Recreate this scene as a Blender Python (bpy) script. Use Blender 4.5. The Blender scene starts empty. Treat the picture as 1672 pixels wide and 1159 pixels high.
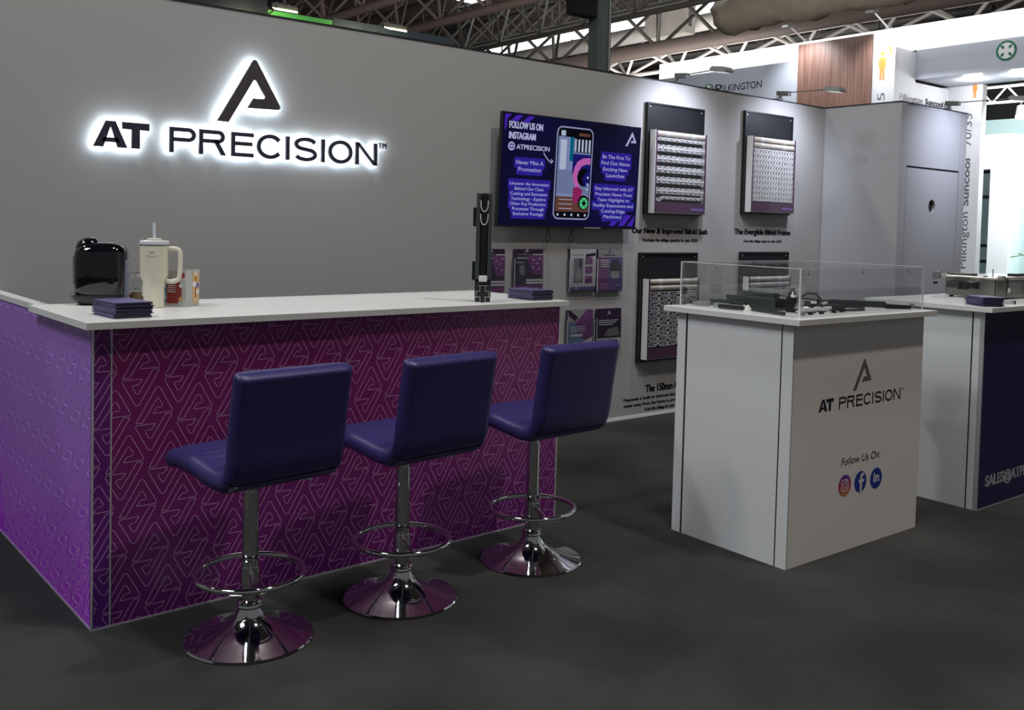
import bpy, math, random
from mathutils import Vector, Matrix
random.seed(7)
PI = math.pi
scene = bpy.context.scene
COL = scene.collection

# ------------------------------------------------------------------ camera
cam_d = bpy.data.cameras.new('camera')
cam = bpy.data.objects.new('camera', cam_d)
COL.objects.link(cam)
yaw, pitch, roll = 0.6813, 0.0411, 0.0249
fwd = Vector((math.sin(yaw)*math.cos(pitch), math.cos(yaw)*math.cos(pitch), -math.sin(pitch)))
rgt = Vector((math.cos(yaw), -math.sin(yaw), 0))
up = rgt.cross(fwd)
r2 = rgt*math.cos(roll) + up*math.sin(roll)
u2 = up*math.cos(roll) - rgt*math.sin(roll)
R3 = Matrix((r2, u2, -fwd)).transposed()
cam.matrix_world = Matrix.Translation((-1.4979, -4.8988, 1.4128)) @ R3.to_4x4()
cam_d.sensor_width = 36
cam_d.lens = 1552.5461/1672*36
cam_d.shift_x = (836-853.2434)/1672
cam_d.shift_y = (430.2316-579.5)/1672
cam_d.clip_end = 300
scene.camera = cam

# ------------------------------------------------------------------ view, world, lamps
scene.view_settings.view_transform = 'Standard'
scene.view_settings.look = 'None'
scene.view_settings.exposure = 0.0
scene.view_settings.gamma = 1.0
scene.view_settings.use_curve_mapping = False
world = bpy.data.worlds.new('hall_air')
world.use_nodes = True
world.node_tree.nodes['Background'].inputs[0].default_value = (0.95, 0.96, 1.0, 1)
world.node_tree.nodes['Background'].inputs[1].default_value = 0.13
scene.world = world

def area(loc, target, size, power, color=(1, 1, 1), sy=None):
    d = bpy.data.lights.new('hall_or_fill_light', 'AREA')
    d.energy = power; d.color = color; d.size = size
    if sy:
        d.shape = 'RECTANGLE'; d.size_y = sy
    o = bpy.data.objects.new('hall_or_fill_light', d)
    COL.objects.link(o)
    o.location = loc
    o.rotation_euler = (Vector(target)-Vector(loc)).to_track_quat('-Z', 'Y').to_euler()
    return o

area((2.8, -5.4, 9.0), (1.0, -1.5, 0.4), 0.35, 235, (1.0, 0.94, 0.88))       # high bay, front right
area((-5.0, -2.2, 8.0), (0.5, -1.5, 0.5), 2.0, 300, (0.9, 0.96, 1.0))      # high bay, left
area((0.6, -3.6, 9.3), (1.6, -2.4, 0), 0.8, 190, (0.95, 0.98, 1.0))        # high bay, overhead
area((-3.7, 4.1, 9.5), (0.3, -2.0, 0), 0.5, 190, (1.0, 0.95, 0.88))        # high bay, behind the wall
area((15, 9, 3.0), (20, 16, 10), 6.0, 800, (1.0, 0.93, 0.88))             # added upward fill for the roof, standing in for other stands' light
area((7, 14, 3.0), (10, 24, 10), 6.0, 1000, (1.0, 0.9, 0.85))  # second added fill, brightens the roof on the left
area((28, 22, 4.0), (32, 24, 10), 8.0, 900, (1.0, 0.95, 0.9))  # third added fill, brightens the far roof

# ------------------------------------------------------------------ materials
MATS = {}
def mat(name, c, rough=0.5, metal=0.0, spec=0.5, emit=None, es=0.0, bump=None, vary=None, coat=0.0):
    m = bpy.data.materials.new(name); m.use_nodes = True
    nt = m.node_tree; b = nt.nodes['Principled BSDF']
    b.inputs['Base Color'].default_value = (*c, 1)
    b.inputs['Roughness'].default_value = rough
    b.inputs['Metallic'].default_value = metal
    b.inputs['Specular IOR Level'].default_value = spec
    b.inputs['Coat Weight'].default_value = coat
    if emit:
        b.inputs['Emission Color'].default_value = (*emit, 1)
        b.inputs['Emission Strength'].default_value = es
    if bump or vary:
        tc = nt.nodes.new('ShaderNodeTexCoord')
        n = nt.nodes.new('ShaderNodeTexNoise'); n.inputs['Detail'].default_value = 4
        nt.links.new(tc.outputs['Object'], n.inputs['Vector'])
        n.inputs['Scale'].default_value = (bump or vary)[0]
    if bump:
        bp = nt.nodes.new('ShaderNodeBump'); bp.inputs['Strength'].default_value = bump[1]; bp.inputs['Distance'].default_value = 0.002
        nt.links.new(n.outputs['Fac'], bp.inputs['Height']); nt.links.new(bp.outputs['Normal'], b.inputs['Normal'])
    if vary:
        n2 = nt.nodes.new('ShaderNodeTexNoise'); n2.inputs['Scale'].default_value = vary[0]; n2.inputs['Detail'].default_value = 3
        nt.links.new(tc.outputs['Object'], n2.inputs['Vector'])
        mx = nt.nodes.new('ShaderNodeMix'); mx.data_type = 'RGBA'
        mx.inputs[6].default_value = (*c, 1); mx.inputs[7].default_value = (*[min(1, k*vary[1]) for k in c], 1)
        nt.links.new(n2.outputs['Fac'], mx.inputs[0]); nt.links.new(mx.outputs[2], b.inputs['Base Color'])
    MATS[name] = m
    return m

def emat(name, c, s):
    m = bpy.data.materials.new(name); m.use_nodes = True
    nt = m.node_tree; nt.nodes.clear()
    e = nt.nodes.new('ShaderNodeEmission'); o = nt.nodes.new('ShaderNodeOutputMaterial')
    e.inputs[0].default_value = (*c, 1); e.inputs[1].default_value = s
    nt.links.new(e.outputs[0], o.inputs[0]); return m

def glassy(name, tint=(0.985, 0.99, 0.99), refl=0.3, rough=0.02):
    m = bpy.data.materials.new(name); m.use_nodes = True
    nt = m.node_tree; nt.nodes.clear()
    t = nt.nodes.new('ShaderNodeBsdfTransparent'); g = nt.nodes.new('ShaderNodeBsdfGlossy')
    t.inputs[0].default_value = (*tint, 1); g.inputs['Roughness'].default_value = rough
    lw = nt.nodes.new('ShaderNodeFresnel'); lw.inputs[0].default_value = 1.49
    mu = nt.nodes.new('ShaderNodeMath'); mu.operation = 'MULTIPLY'; mu.inputs[1].default_value = refl
    mx = nt.nodes.new('ShaderNodeMixShader'); o = nt.nodes.new('ShaderNodeOutputMaterial')
    nt.links.new(lw.outputs[0], mu.inputs[0]); nt.links.new(mu.outputs[0], mx.inputs[0])
    nt.links.new(t.outputs[0], mx.inputs[1]); nt.links.new(g.outputs[0], mx.inputs[2]); nt.links.new(mx.outputs[0], o.inputs[0])
    return m

def gradmat(name, c0, c1, axis, lo, hi, rough=0.35, noise=0.25):
    """printed two-colour gradient (ink on the panel), object space"""
    m = bpy.data.materials.new(name); m.use_nodes = True
    nt = m.node_tree; b = nt.nodes['Principled BSDF']; b.inputs['Roughness'].default_value = rough
    tc = nt.nodes.new('ShaderNodeTexCoord'); sp = nt.nodes.new('ShaderNodeSeparateXYZ')
    nt.links.new(tc.outputs['Object'], sp.inputs[0])
    mr = nt.nodes.new('ShaderNodeMapRange'); mr.inputs['From Min'].default_value = lo; mr.inputs['From Max'].default_value = hi
    nt.links.new(sp.outputs[axis], mr.inputs['Value'])
    n = nt.nodes.new('ShaderNodeTexNoise'); n.inputs['Scale'].default_value = 1.3; nt.links.new(tc.outputs['Object'], n.inputs['Vector'])
    ad = nt.nodes.new('ShaderNodeMath'); ad.operation = 'MULTIPLY_ADD'; ad.inputs[1].default_value = noise; ad.use_clamp = True
    nt.links.new(n.outputs['Fac'], ad.inputs[0]); nt.links.new(mr.outputs[0], ad.inputs[2])
    mx = nt.nodes.new('ShaderNodeMix'); mx.data_type = 'RGBA'
    mx.inputs[6].default_value = (*c0, 1); mx.inputs[7].default_value = (*c1, 1)
    nt.links.new(ad.outputs[0], mx.inputs[0]); nt.links.new(mx.outputs[2], b.inputs['Base Color'])
    return m

def woodmat():
    m = bpy.data.materials.new('walnut_veneer'); m.use_nodes = True
    nt = m.node_tree; b = nt.nodes['Principled BSDF']; b.inputs['Roughness'].default_value = 0.45
    tc = nt.nodes.new('ShaderNodeTexCoord'); mp = nt.nodes.new('ShaderNodeMapping'); mp.inputs['Scale'].default_value = (1, 22, 0.5)
    n = nt.nodes.new('ShaderNodeTexNoise'); n.inputs['Scale'].default_value = 2.5; n.inputs['Detail'].default_value = 6
    cr = nt.nodes.new('ShaderNodeValToRGB')
    cr.color_ramp.elements[0].color = (0.13, 0.06, 0.045, 1); cr.color_ramp.elements[0].position = 0.3
    cr.color_ramp.elements[1].color = (0.30, 0.17, 0.13, 1); cr.color_ramp.elements[1].position = 0.7
    nt.links.new(tc.outputs['Object'], mp.inputs[0]); nt.links.new(mp.outputs[0], n.inputs['Vector'])
    nt.links.new(n.outputs['Fac'], cr.inputs[0]); nt.links.new(cr.outputs[0], b.inputs['Base Color'])
    return m

def carpetmat():
    m = bpy.data.materials.new('charcoal_carpet'); m.use_nodes = True
    nt = m.node_tree; b = nt.nodes['Principled BSDF']; b.inputs['Roughness'].default_value = 0.95; b.inputs['Specular IOR Level'].default_value = 0.15
    tc = nt.nodes.new('ShaderNodeTexCoord')
    n1 = nt.nodes.new('ShaderNodeTexNoise'); n1.inputs['Scale'].default_value = 1.4; n1.inputs['Detail'].default_value = 5
    n2 = nt.nodes.new('ShaderNodeTexNoise'); n2.inputs['Scale'].default_value = 260; n2.inputs['Detail'].default_value = 2
    v = nt.nodes.new('ShaderNodeTexVoronoi'); v.inputs['Scale'].default_value = 14
    for q in (n1, n2, v): nt.links.new(tc.outputs['Object'], q.inputs['Vector'])
    c1 = nt.nodes.new('ShaderNodeValToRGB'); c1.color_ramp.elements[0].color = (0.030, 0.030, 0.0295, 1); c1.color_ramp.elements[1].color = (0.058, 0.056, 0.052, 1)
    c1.color_ramp.elements[0].position = 0.35; c1.color_ramp.elements[1].position = 0.7
    nt.links.new(n1.outputs['Fac'], c1.inputs[0])
    ov = nt.nodes.new('ShaderNodeMix'); ov.data_type = 'RGBA'; ov.blend_type = 'OVERLAY'; ov.inputs[0].default_value = 0.5
    nt.links.new(c1.outputs[0], ov.inputs[6]); nt.links.new(n2.outputs['Fac'], ov.inputs[7])
    c2 = nt.nodes.new('ShaderNodeValToRGB'); c2.color_ramp.elements[0].position = 0.018; c2.color_ramp.elements[1].position = 0.026
    c2.color_ramp.elements[0].color = (1, 1, 1, 1); c2.color_ramp.elements[1].color = (0, 0, 0, 1)
    nt.links.new(v.outputs['Distance'], c2.inputs[0])
    mx = nt.nodes.new('ShaderNodeMix'); mx.data_type = 'RGBA'; mx.inputs[7].default_value = (0.16, 0.16, 0.15, 1)
    nt.links.new(c2.outputs[0], mx.inputs[0]); nt.links.new(ov.outputs[2], mx.inputs[6]); nt.links.new(mx.outputs[2], b.inputs['Base Color'])
    bp = nt.nodes.new('ShaderNodeBump'); bp.inputs['Strength'].default_value = 0.4; bp.inputs['Distance'].default_value = 0.003
    nt.links.new(n2.outputs['Fac'], bp.inputs['Height']); nt.links.new(bp.outputs[0], b.inputs['Normal'])
    return m

def deckmat():
    m = bpy.data.materials.new('corrugated_roof_deck'); m.use_nodes = True
    nt = m.node_tree; b = nt.nodes['Principled BSDF']; b.inputs['Roughness'].default_value = 0.7
    tc = nt.nodes.new('ShaderNodeTexCoord')
    w = nt.nodes.new('ShaderNodeTexWave'); w.bands_direction = 'X'; w.inputs['Scale'].default_value = 0.9; w.inputs['Distortion'].default_value = 0
    nt.links.new(tc.outputs['Object'], w.inputs['Vector'])
    cr = nt.nodes.new('ShaderNodeValToRGB'); cr.color_ramp.elements[0].color = (0.06, 0.048, 0.042, 1); cr.color_ramp.elements[1].color = (0.20, 0.165, 0.145, 1)
    nt.links.new(w.outputs['Fac'], cr.inputs[0]); nt.links.new(cr.outputs[0], b.inputs['Base Color'])
    return m

M_wall = mat('matt_grey_laminate', (0.375, 0.362, 0.35), 0.55, spec=0.3)
M_wallr = mat('matt_white_laminate', (0.42, 0.415, 0.43), 0.55, spec=0.3)
M_white = mat('white_laminate', (0.80, 0.80, 0.77), 0.32)
M_top = mat('white_worktop', (0.82, 0.83, 0.80), 0.28, vary=(3, 0.93))
M_edge = mat('worktop_edge', (0.62, 0.60, 0.56), 0.4)
M_pedf = mat('white_panel', (0.84, 0.79, 0.74), 0.38)
M_pedl = mat('white_side_panel', (0.86, 0.87, 0.86), 0.38, vary=(2.2, 0.93))
M_black = mat('black_plastic', (0.012, 0.012, 0.014), 0.35)
M_gap = mat('dark_gap', (0.01, 0.01, 0.012), 0.7)
M_gloss = mat('gloss_black', (0.004, 0.004, 0.006), 0.06, coat=0.5)
M_trim = mat('aluminium_trim', (0.75, 0.74, 0.76), 0.3, 0.6)
M_chrome = mat('chrome', (0.66, 0.66, 0.67), 0.07, 1.0)
M_navyl = mat('navy_leatherette', (0.032, 0.025, 0.125), 0.42, bump=(90, 0.12))
M_floor = carpetmat()
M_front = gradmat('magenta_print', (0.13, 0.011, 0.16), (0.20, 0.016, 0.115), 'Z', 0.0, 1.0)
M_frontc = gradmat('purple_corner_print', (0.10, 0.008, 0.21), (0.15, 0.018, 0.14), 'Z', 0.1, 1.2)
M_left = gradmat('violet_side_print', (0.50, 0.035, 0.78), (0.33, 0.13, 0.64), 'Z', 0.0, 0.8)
M_line = mat('pale_print_line', (0.58, 0.30, 0.55), 0.4)
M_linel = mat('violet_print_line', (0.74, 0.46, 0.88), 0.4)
M_navy = mat('navy_print', (0.018, 0.014, 0.075), 0.35)
M_ink = mat('black_vinyl', (0.012, 0.010, 0.025), 0.4)
M_greyink = mat('grey_vinyl', (0.14, 0.13, 0.135), 0.4)
M_letter = mat('dark_sign_letter', (0.028, 0.027, 0.045), 0.4)
M_emblem = mat('graphite_sign_emblem', (0.06, 0.05, 0.055), 0.4)
M_halo = emat('letter_backlight', (0.72, 0.87, 1.0), 30.0)
M_acr = glassy('clear_acrylic')
M_acre = mat('polished_acrylic_edge', (0.70, 0.72, 0.73), 0.2)
M_pocket = glassy('clear_leaflet_pocket', (0.985, 0.985, 0.99), 0.2)
M_cream = mat('cream_enamel', (0.74, 0.70, 0.56), 0.35)
M_clearw = mat('frosted_lid', (0.72, 0.72, 0.74), 0.25)
M_steel = mat('cast_steel', (0.38, 0.36, 0.33), 0.35, 0.9, vary=(9, 0.6))
M_steelp = mat('plate_steel', (0.62, 0.60, 0.56), 0.22, 0.9)
M_char = mat('charcoal_profile', (0.030, 0.034, 0.036), 0.35)
M_charl = mat('slate_profile', (0.05, 0.058, 0.06), 0.35)
M_pvc = mat('white_pvc', (0.75, 0.74, 0.72), 0.4)
M_tissue = mat('tissue_paper', (0.80, 0.78, 0.74), 0.9)
M_plum = mat('plum_backing', (0.085, 0.03, 0.075), 0.35)
M_lilac = mat('lilac_label', (0.22, 0.13, 0.42), 0.4)
M_tubec = mat('cardboard_tube', (0.62, 0.55, 0.46), 0.7)
M_cov = mat('purple_leaflet_cover', (0.095, 0.078, 0.19), 0.4, vary=(20, 1.5))
M_covd = mat('dark_leaflet_edge', (0.030, 0.024, 0.05), 0.5)
M_orange = mat('orange_print', (0.75, 0.33, 0.08), 0.5)
M_lampg = mat('grey_lamp_body', (0.12, 0.12, 0.115), 0.4)
M_lamps = mat('silver_lamp_head', (0.42, 0.42, 0.40), 0.35, 0.5)
M_led = emat('lamp_led', (0.9, 0.95, 1.0), 0.8)
M_pipe = mat('dusty_pink_steel', (0.135, 0.105, 0.095), 0.6)
M_pipew = mat('white_duct', (0.80, 0.79, 0.76), 0.6)
M_dark = mat('dark_steel', (0.05, 0.047, 0.042), 0.6)
M_col = mat('green_grey_column', (0.10, 0.12, 0.11), 0.6)
M_sky = emat('skylight_glow', (0.95, 0.98, 1.0), 2.2)
M_head = emat('header_lightbox', (1.0, 1.0, 1.0), 1.4)
M_booth = mat('pale_blue_fascia', (0.50, 0.53, 0.60), 0.5)
M_boothw = mat('booth_white', (0.80, 0.81, 0.84), 0.5)
M_teal = mat('pale_teal_panel', (0.62, 0.80, 0.80), 0.5)
M_wood = woodmat()
M_green = mat('green_print', (0.01, 0.16, 0.08), 0.5)
M_deck = deckmat()

# ------------------------------------------------------------------ mesh tools
class MB:
    def __init__(s): s.v = []; s.f = []; s.m = []
    def add(s, vs, fs, mi=0):
        n = len(s.v); s.v += [tuple(q) for q in vs]
        for f in fs: s.f.append([n+i for i in f]); s.m.append(mi)
        return s
    def box(s, x0, x1, y0, y1, z0, z1, mi=0):
        v = [(x, y, z) for x in (x0, x1) for y in (y0, y1) for z in (z0, z1)]
        return s.add(v, [(0, 1, 3, 2), (4, 6, 7, 5), (0, 4, 5, 1), (2, 3, 7, 6), (0, 2, 6, 4), (1, 5, 7, 3)], mi)
    def obox(s, c, ax, ay, az, mi=0):
        """box with centre c and half-axis vectors"""
        c, ax, ay, az = map(Vector, (c, ax, ay, az))
        v = [c+a*ax+b*ay+d*az for a in (-1, 1) for b in (-1, 1) for d in (-1, 1)]
        return s.add(v, [(0, 1, 3, 2), (4, 6, 7, 5), (0, 4, 5, 1), (2, 3, 7, 6), (0, 2, 6, 4), (1, 5, 7, 3)], mi)
    def cyl(s, p0, p1, r0, r1=None, n=20, mi=0):
        p0, p1 = Vector(p0), Vector(p1); r1 = r0 if r1 is None else r1
        d = (p1-p0).normalized(); a = d.orthogonal().normalized(); b = d.cross(a)
        vs = []
        for p, r in ((p0, r0), (p1, r1)):
            for i in range(n):
                t = 2*PI*i/n; vs.append(p+a*r*math.cos(t)+b*r*math.sin(t))
        fs = [(i, (i+1) % n, n+(i+1) % n, n+i) for i in range(n)]+[tuple(range(n))[::-1], tuple(range(n, 2*n))]
        return s.add(vs, fs, mi)
    def lathe(s, prof, c=(0, 0, 0), n=40, mi=0, sx=1.0, sy=1.0):
        vs = []
        for r, z in prof:
            for i in range(n):
                t = 2*PI*i/n; vs.append((c[0]+sx*r*math.cos(t), c[1]+sy*r*math.sin(t), c[2]+z))
        fs = []
        for k in range(len(prof)-1):
            for i in range(n):
                j = (i+1) % n; fs.append((k*n+i, k*n+j, (k+1)*n+j, (k+1)*n+i))
        fs.append(tuple(range(n))[::-1]); k = len(prof)-1; fs.append(tuple(k*n+i for i in range(n)))
        return s.add(vs, fs, mi)
    def tube(s, pts, r, n=10, closed=False, mi=0):
        P = [Vector(q) for q in pts]; m = len(P); rings = []; a = None
        for i in range(m):
            if closed: t = P[(i+1) % m]-P[i-1]
            else: t = P[min(i+1, m-1)]-P[max(i-1, 0)]
            t.normalize()
            if a is None: a = t.orthogonal().normalized()
            a = (a-t*a.dot(t)).normalized(); b = t.cross(a)
            rings.append([P[i]+a*r*math.cos(2*PI*k/n)+b*r*math.sin(2*PI*k/n) for k in range(n)])
        vs = [q for g in rings for q in g]; fs = []
        for i in range(m if closed else m-1):
            j = (i+1) % m
            for k in range(n):
                l = (k+1) % n; fs.append((i*n+k, i*n+l, j*n+l, j*n+k))
        if not closed: fs += [tuple(range(n))[::-1], tuple((m-1)*n+k for k in range(n))]
        return s.add(vs, fs, mi)
    def prism(s, poly, o, ax, ay, depth, mi=0, mb=None):
        """2-D polygon in frame (o, ax, ay) extruded along ax x ay by depth; mb = material of the far side"""
        o, ax, ay = Vector(o), Vector(ax), Vector(ay); nz = ax.cross(ay).normalized()
        n = len(poly)
        A = sum(poly[i][0]*poly[(i+1) % n][1]-poly[(i+1) % n][0]*poly[i][1] for i in range(n))
        if A < 0: poly = poly[::-1]
        lo = [o+ax*x+ay*y for x, y in poly]; hi = [q+nz*depth for q in lo]
        if depth >= 0: s.add(lo+hi, [tuple(range(n, 2*n))], mi); s.add(lo, [tuple(range(n))[::-1]], mi if mb is None else mb)
        s.add(lo+hi, [(i, (i+1) % n, n+(i+1) % n, n+i) for i in range(n)], mi)
        return s
    def flat(s, poly, o, ax, ay, mi=0):
        o, ax, ay = Vector(o), Vector(ax), Vector(ay); n = len(poly)
        A = sum(poly[i][0]*poly[(i+1) % n][1]-poly[(i+1) % n][0]*poly[i][1] for i in range(n))
        if A < 0: poly = poly[::-1]
        return s.add([o+ax*x+ay*y for x, y in poly], [tuple(range(n))], mi)
    def rect(s, x0, x1, y0, y1, o, ax, ay, mi=0):
        return s.flat([(x0, y0), (x1, y0), (x1, y1), (x0, y1)], o, ax, ay, mi)

def rpoly(pts, rad, seg=5):
    """round corners; rad: list of radii"""
    out = []; n = len(pts)
    for i in range(n):
        p = Vector(pts[i]); r = rad[i] if isinstance(rad, (list, tuple)) else rad
        if r <= 0: out.append(tuple(p)); continue
        a = (Vector(pts[i-1])-p); b = (Vector(pts[(i+1) % n])-p)
        la, lb = a.length, b.length; a.normalize(); b.normalize()
        ang = a.angle(b); t = min(r/max(math.tan(ang/2), 1e-3), la*0.48, lb*0.48); rr = t*math.tan(ang/2)
        c = p+(a+b).normalized()*(rr/math.sin(ang/2))
        s0 = p+a*t-c; s1 = p+b*t-c; tot = s0.angle(s1)
        sg = 1 if (s0.x*s1.y-s0.y*s1.x) > 0 else -1
        for k in range(seg+1):
            th = sg*tot*k/seg; out.append((c.x+s0.x*math.cos(th)-s0.y*math.sin(th), c.y+s0.x*math.sin(th)+s0.y*math.cos(th)))
    return out

def rrect(x0, x1, y0, y1, r): return rpoly([(x0, y0), (x1, y0), (x1, y1), (x0, y1)], r)
def circ(cx, cy, r, n=28, ry=None): return [(cx+r*math.cos(2*PI*i/n), cy+(ry or r)*math.sin(2*PI*i/n)) for i in range(n)]

def obj(name, mb, mats, parent=None, loc=None, rz=0, smooth=False, bevel=0, seg=2):
    me = bpy.data.meshes.new(name); me.from_pydata(mb.v, [], mb.f)
    if not isinstance(mats, (list, tuple)): mats = [mats]
    for m in mats: me.materials.append(m)
    for p, mi in zip(me.polygons, mb.m): p.material_index = mi; p.use_smooth = bool(smooth)
    me.update()
    if smooth and smooth != 'all':
        try: me.set_sharp_from_angle(angle=math.radians(35))
        except Exception: pass
    o = bpy.data.objects.new(name, me); COL.objects.link(o)
    if parent is not None: o.parent = parent
    if loc is not None: o.location = loc
    if rz: o.rotation_euler.z = rz
    if bevel:
        b = o.modifiers.new('bevel', 'BEVEL'); b.width = bevel; b.segments = seg; b.limit_method = 'ANGLE'; b.angle_limit = 0.6
    return o

def tag(o, label, cat, group=None):
    o['label'] = label; o['category'] = cat
    if group: o['group'] = group
    return o
def thing(name, label, cat, loc=(0, 0, 0), rz=0, group=None):
    o = bpy.data.objects.new(name, None); COL.objects.link(o); o.location = loc; o.rotation_euler = (0, 0, rz)
    o.empty_display_size = 0.1
    return tag(o, label, cat, group)
def struct(o): o['kind'] = 'structure'; return o
def dup(root, loc, rz, label=None, group=None):
    r = root.copy(); COL.objects.link(r); r.location = loc; r.rotation_euler = (0, 0, rz)
    if label: r['label'] = label
    if group: r['group'] = group
    for ch in list(root.children):
        c = ch.copy(); COL.objects.link(c); c.parent = r
        for g in list(ch.children):
            d = g.copy(); COL.objects.link(d); d.parent = c
    return r

def textmesh(body, bold=0.0, spacing=1.0, extrude=0.0):
    cu = bpy.data.curves.new('t', 'FONT'); cu.body = body; cu.size = 1; cu.offset = bold; cu.space_character = spacing; cu.extrude = extrude
    cu.resolution_u = 4
    o = bpy.data.objects.new('t', cu); COL.objects.link(o)
    dg = bpy.context.evaluated_depsgraph_get(); me = bpy.data.meshes.new_from_object(o.evaluated_get(dg))
    vs = [tuple(v.co) for v in me.vertices]; fs = [tuple(p.vertices) for p in me.polygons]
    bpy.data.objects.remove(o); bpy.data.curves.remove(cu); bpy.data.meshes.remove(me)
    return vs, fs
def text_into(mb, body, x0, x1, y0, y1, o, ax, ay, mi=0, bold=0.0, shear=0.0, extrude=0.0, ref=None, back=None, fat=0.0):
    """fit the text into the rectangle x0..x1, y0..y1 of frame (o, ax, ay)"""
    if fat:
        for q in (-fat, fat): text_into(mb, body, x0+q+fat, x1+q-fat, y0, y1, o, ax, ay, mi, bold, shear, ref=ref)
    vs, fs = textmesh(body, bold, extrude=0.5 if extrude else 0.0)
    xs = [v[0] for v in vs]; ys = [v[1] for v in vs]; a0, a1, b0, b1 = min(xs), max(xs), min(ys), max(ys)
    if ref:  # vertical extent taken from a reference string
        rv, _ = textmesh(ref, bold); ys = [v[1] for v in rv]; b0, b1 = min(ys), max(ys)
    o, ax, ay = Vector(o), Vector(ax), Vector(ay); nz = ax.cross(ay).normalized(); out = []
    for x, y, z in vs:
        py = (y-b0)/(b1-b0); px = (x-a0)/(a1-a0)
        out.append(o+ax*(x0+px*(x1-x0)+shear*(py-0.5)*(y1-y0))+ay*(y0+py*(y1-y0))+nz*(z*2*extrude if extrude else 0))
    if back is None: mb.add(out, fs, mi)
    else:
        for f in fs:
            bf = all(vs[i][2] < -0.4 for i in f)
            k = len(mb.v); mb.v += [tuple(out[i]) for i in f]; mb.f.append([k+j for j in range(len(f))]); mb.m.append(back if bf else mi)
    return mb

X_, Y_, Z_ = Vector((1, 0, 0)), Vector((0, 1, 0)), Vector((0, 0, 1))

# logo outline, unit = height 1: apex on top, leg bottom at y = 0
LOGO = [(0.0, 0.0), (0.578, 1.0), (1.0, 0.262), (0.467, 0.243), (0.55, 0.395), (0.757, 0.403), (0.578, 0.692), (0.173, 0.0)]
LOGO_R = [0, 0.035, 0.035, 0.0, 0.0, 0.03, 0.03, 0]
def logo(x, y, w, h): return [(x+a*w, y+b*h) for a, b in rpoly(LOGO, LOGO_R, 4)]

# ------------------------------------------------------------------ SETTING
b = MB().box(-14, 60, -14, 70, -0.05, 0.0); struct(obj('floor', b, M_floor))
# carpet seams
def seam(pts, w=0.0025):
    b = MB()
    for (x0, y0), (x1, y1) in zip(pts, pts[1:]):
        d = Vector((x1-x0, y1-y0, 0)).normalized(); n = Vector((-d.y, d.x, 0))*w/2
        p, q = Vector((x0, y0, 0.0006)), Vector((x1, y1, 0.0006)); b.add([p-n, q-n, q+n, p+n], [(0, 1, 2, 3)])
    return b
bs = MB()
for k in (seam([(-4, -3.04), (9, -3.06)]), seam([(-0.95, -6), (-0.95, -1.0)]), seam([(1.05, -6), (1.05, -1.6)]), seam([(3.05, -6), (3.05, 0)])): bs.add(k.v, k.f)
struct(obj('trim_1', bs, mat('carpet_seam', (0.046, 0.045, 0.042), 0.9)))

# back wall: panels between x = -2.2 and 5.86
b = MB().box(-2.6, 5.858, 0.0, 0.05, 0.0, 2.5)
struct(obj('wall_back', b, M_wall))
b = MB().box(-2.6, 5.858, -0.004, 0.054, 2.5, 2.508); struct(obj('trim_2', b, M_black))
b = MB().box(1.5, 5.85, -0.006, 0.0, 0.0, 0.022); struct(obj('baseboard_back', b, M_white))
b = MB().box(5.858, 5.898, -0.72, 0.05, 0.0, 2.5); struct(obj('wall_right', b, M_wallr))
b = MB().box(5.853, 5.903, -0.72, 0.05, 2.5, 2.508); struct(obj('trim_3', b, M_black))
b = MB().box(5.846, 5.858, -0.012, 0.0, 0.0, 2.5); struct(obj('trim_4', b, M_lamps))
# store cupboard front with door opening
b = MB()
yf = -0.7194
b.box(5.86, 5.955, yf-0.01, yf+0.03, 0, 2.5); b.box(5.955, 5.985, yf, yf+0.03, 0, 2.5)
b.box(5.985, 6.88, yf, yf+0.03, 1.985, 2.5); b.box(6.885, 6.992, yf, yf+0.03, 0, 2.5)
struct(obj('wall_front', b, M_wallr))
b = MB().box(5.853, 6.995, yf-0.012, yf+0.034, 2.5, 2.508); struct(obj('trim_5', b, M_black))
b = MB().box(6.952, 6.992, yf+0.03, 0.05, 0, 2.5); struct(obj('wall_side', b, M_wallr))
b = MB().box(5.956, 5.960, yf-0.0015, yf+0.001, 0, 2.5); b.box(5.985, 5.992, yf+0.008, yf+0.02, 0, 1.985); b.box(5.985, 6.882, yf+0.008, yf+0.02, 1.972, 1.985); b.box(6.872, 6.882, yf+0.008, yf+0.02, 0, 1.985)
struct(obj('trim_6', b, M_gap))
# door leaf with an oval finger hole
b = MB()
hole = circ(6.433, 1.656, 0.058, 32)
x0, x1, z0, z1 = 5.994, 6.87, 0.01, 1.968
def sq(i):
    t = 2*PI*i/32; c, s_ = math.cos(t), math.sin(t); k = 1/max(abs(c), abs(s_)); u, w = c*k, s_*k
    return ((6.433+u*(x1-6.433) if u > 0 else 6.433+u*(6.433-x0)), (1.656+w*(z1-1.656) if w > 0 else 1.656+w*(1.656-z0)))
ring = [sq(i) for i in range(32)]
vs = [(x, yf+0.002, z) for x, z in hole]+[(x, yf+0.002, z) for x, z in ring]+[(x, yf+0.028, z) for x, z in hole]+[(x, yf+0.028, z) for x, z in ring]
fs = []
for i in range(32):
    j = (i+1) % 32
    fs += [(i, 32+i, 32+j, j), (64+i, 64+j, 96+j, 96+i), (i, j, 64+j, 64+i), (32+i, 96+i, 96+j, 32+j)]
for cx, cz in ((x0, z0), (x1, z0), (x1, z1), (x0, z1)):   # square corners
    pass
b.add(vs, fs)
d1 = struct(obj('door_1', b, M_wallr))
b = MB().box(6.36, 6.51, yf+0.029, yf+0.033, 1.57, 1.74); obj('hole_shade_backing', b, M_gap, d1)  # black sheet added behind the hole, its unlit inside put into colour

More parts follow.
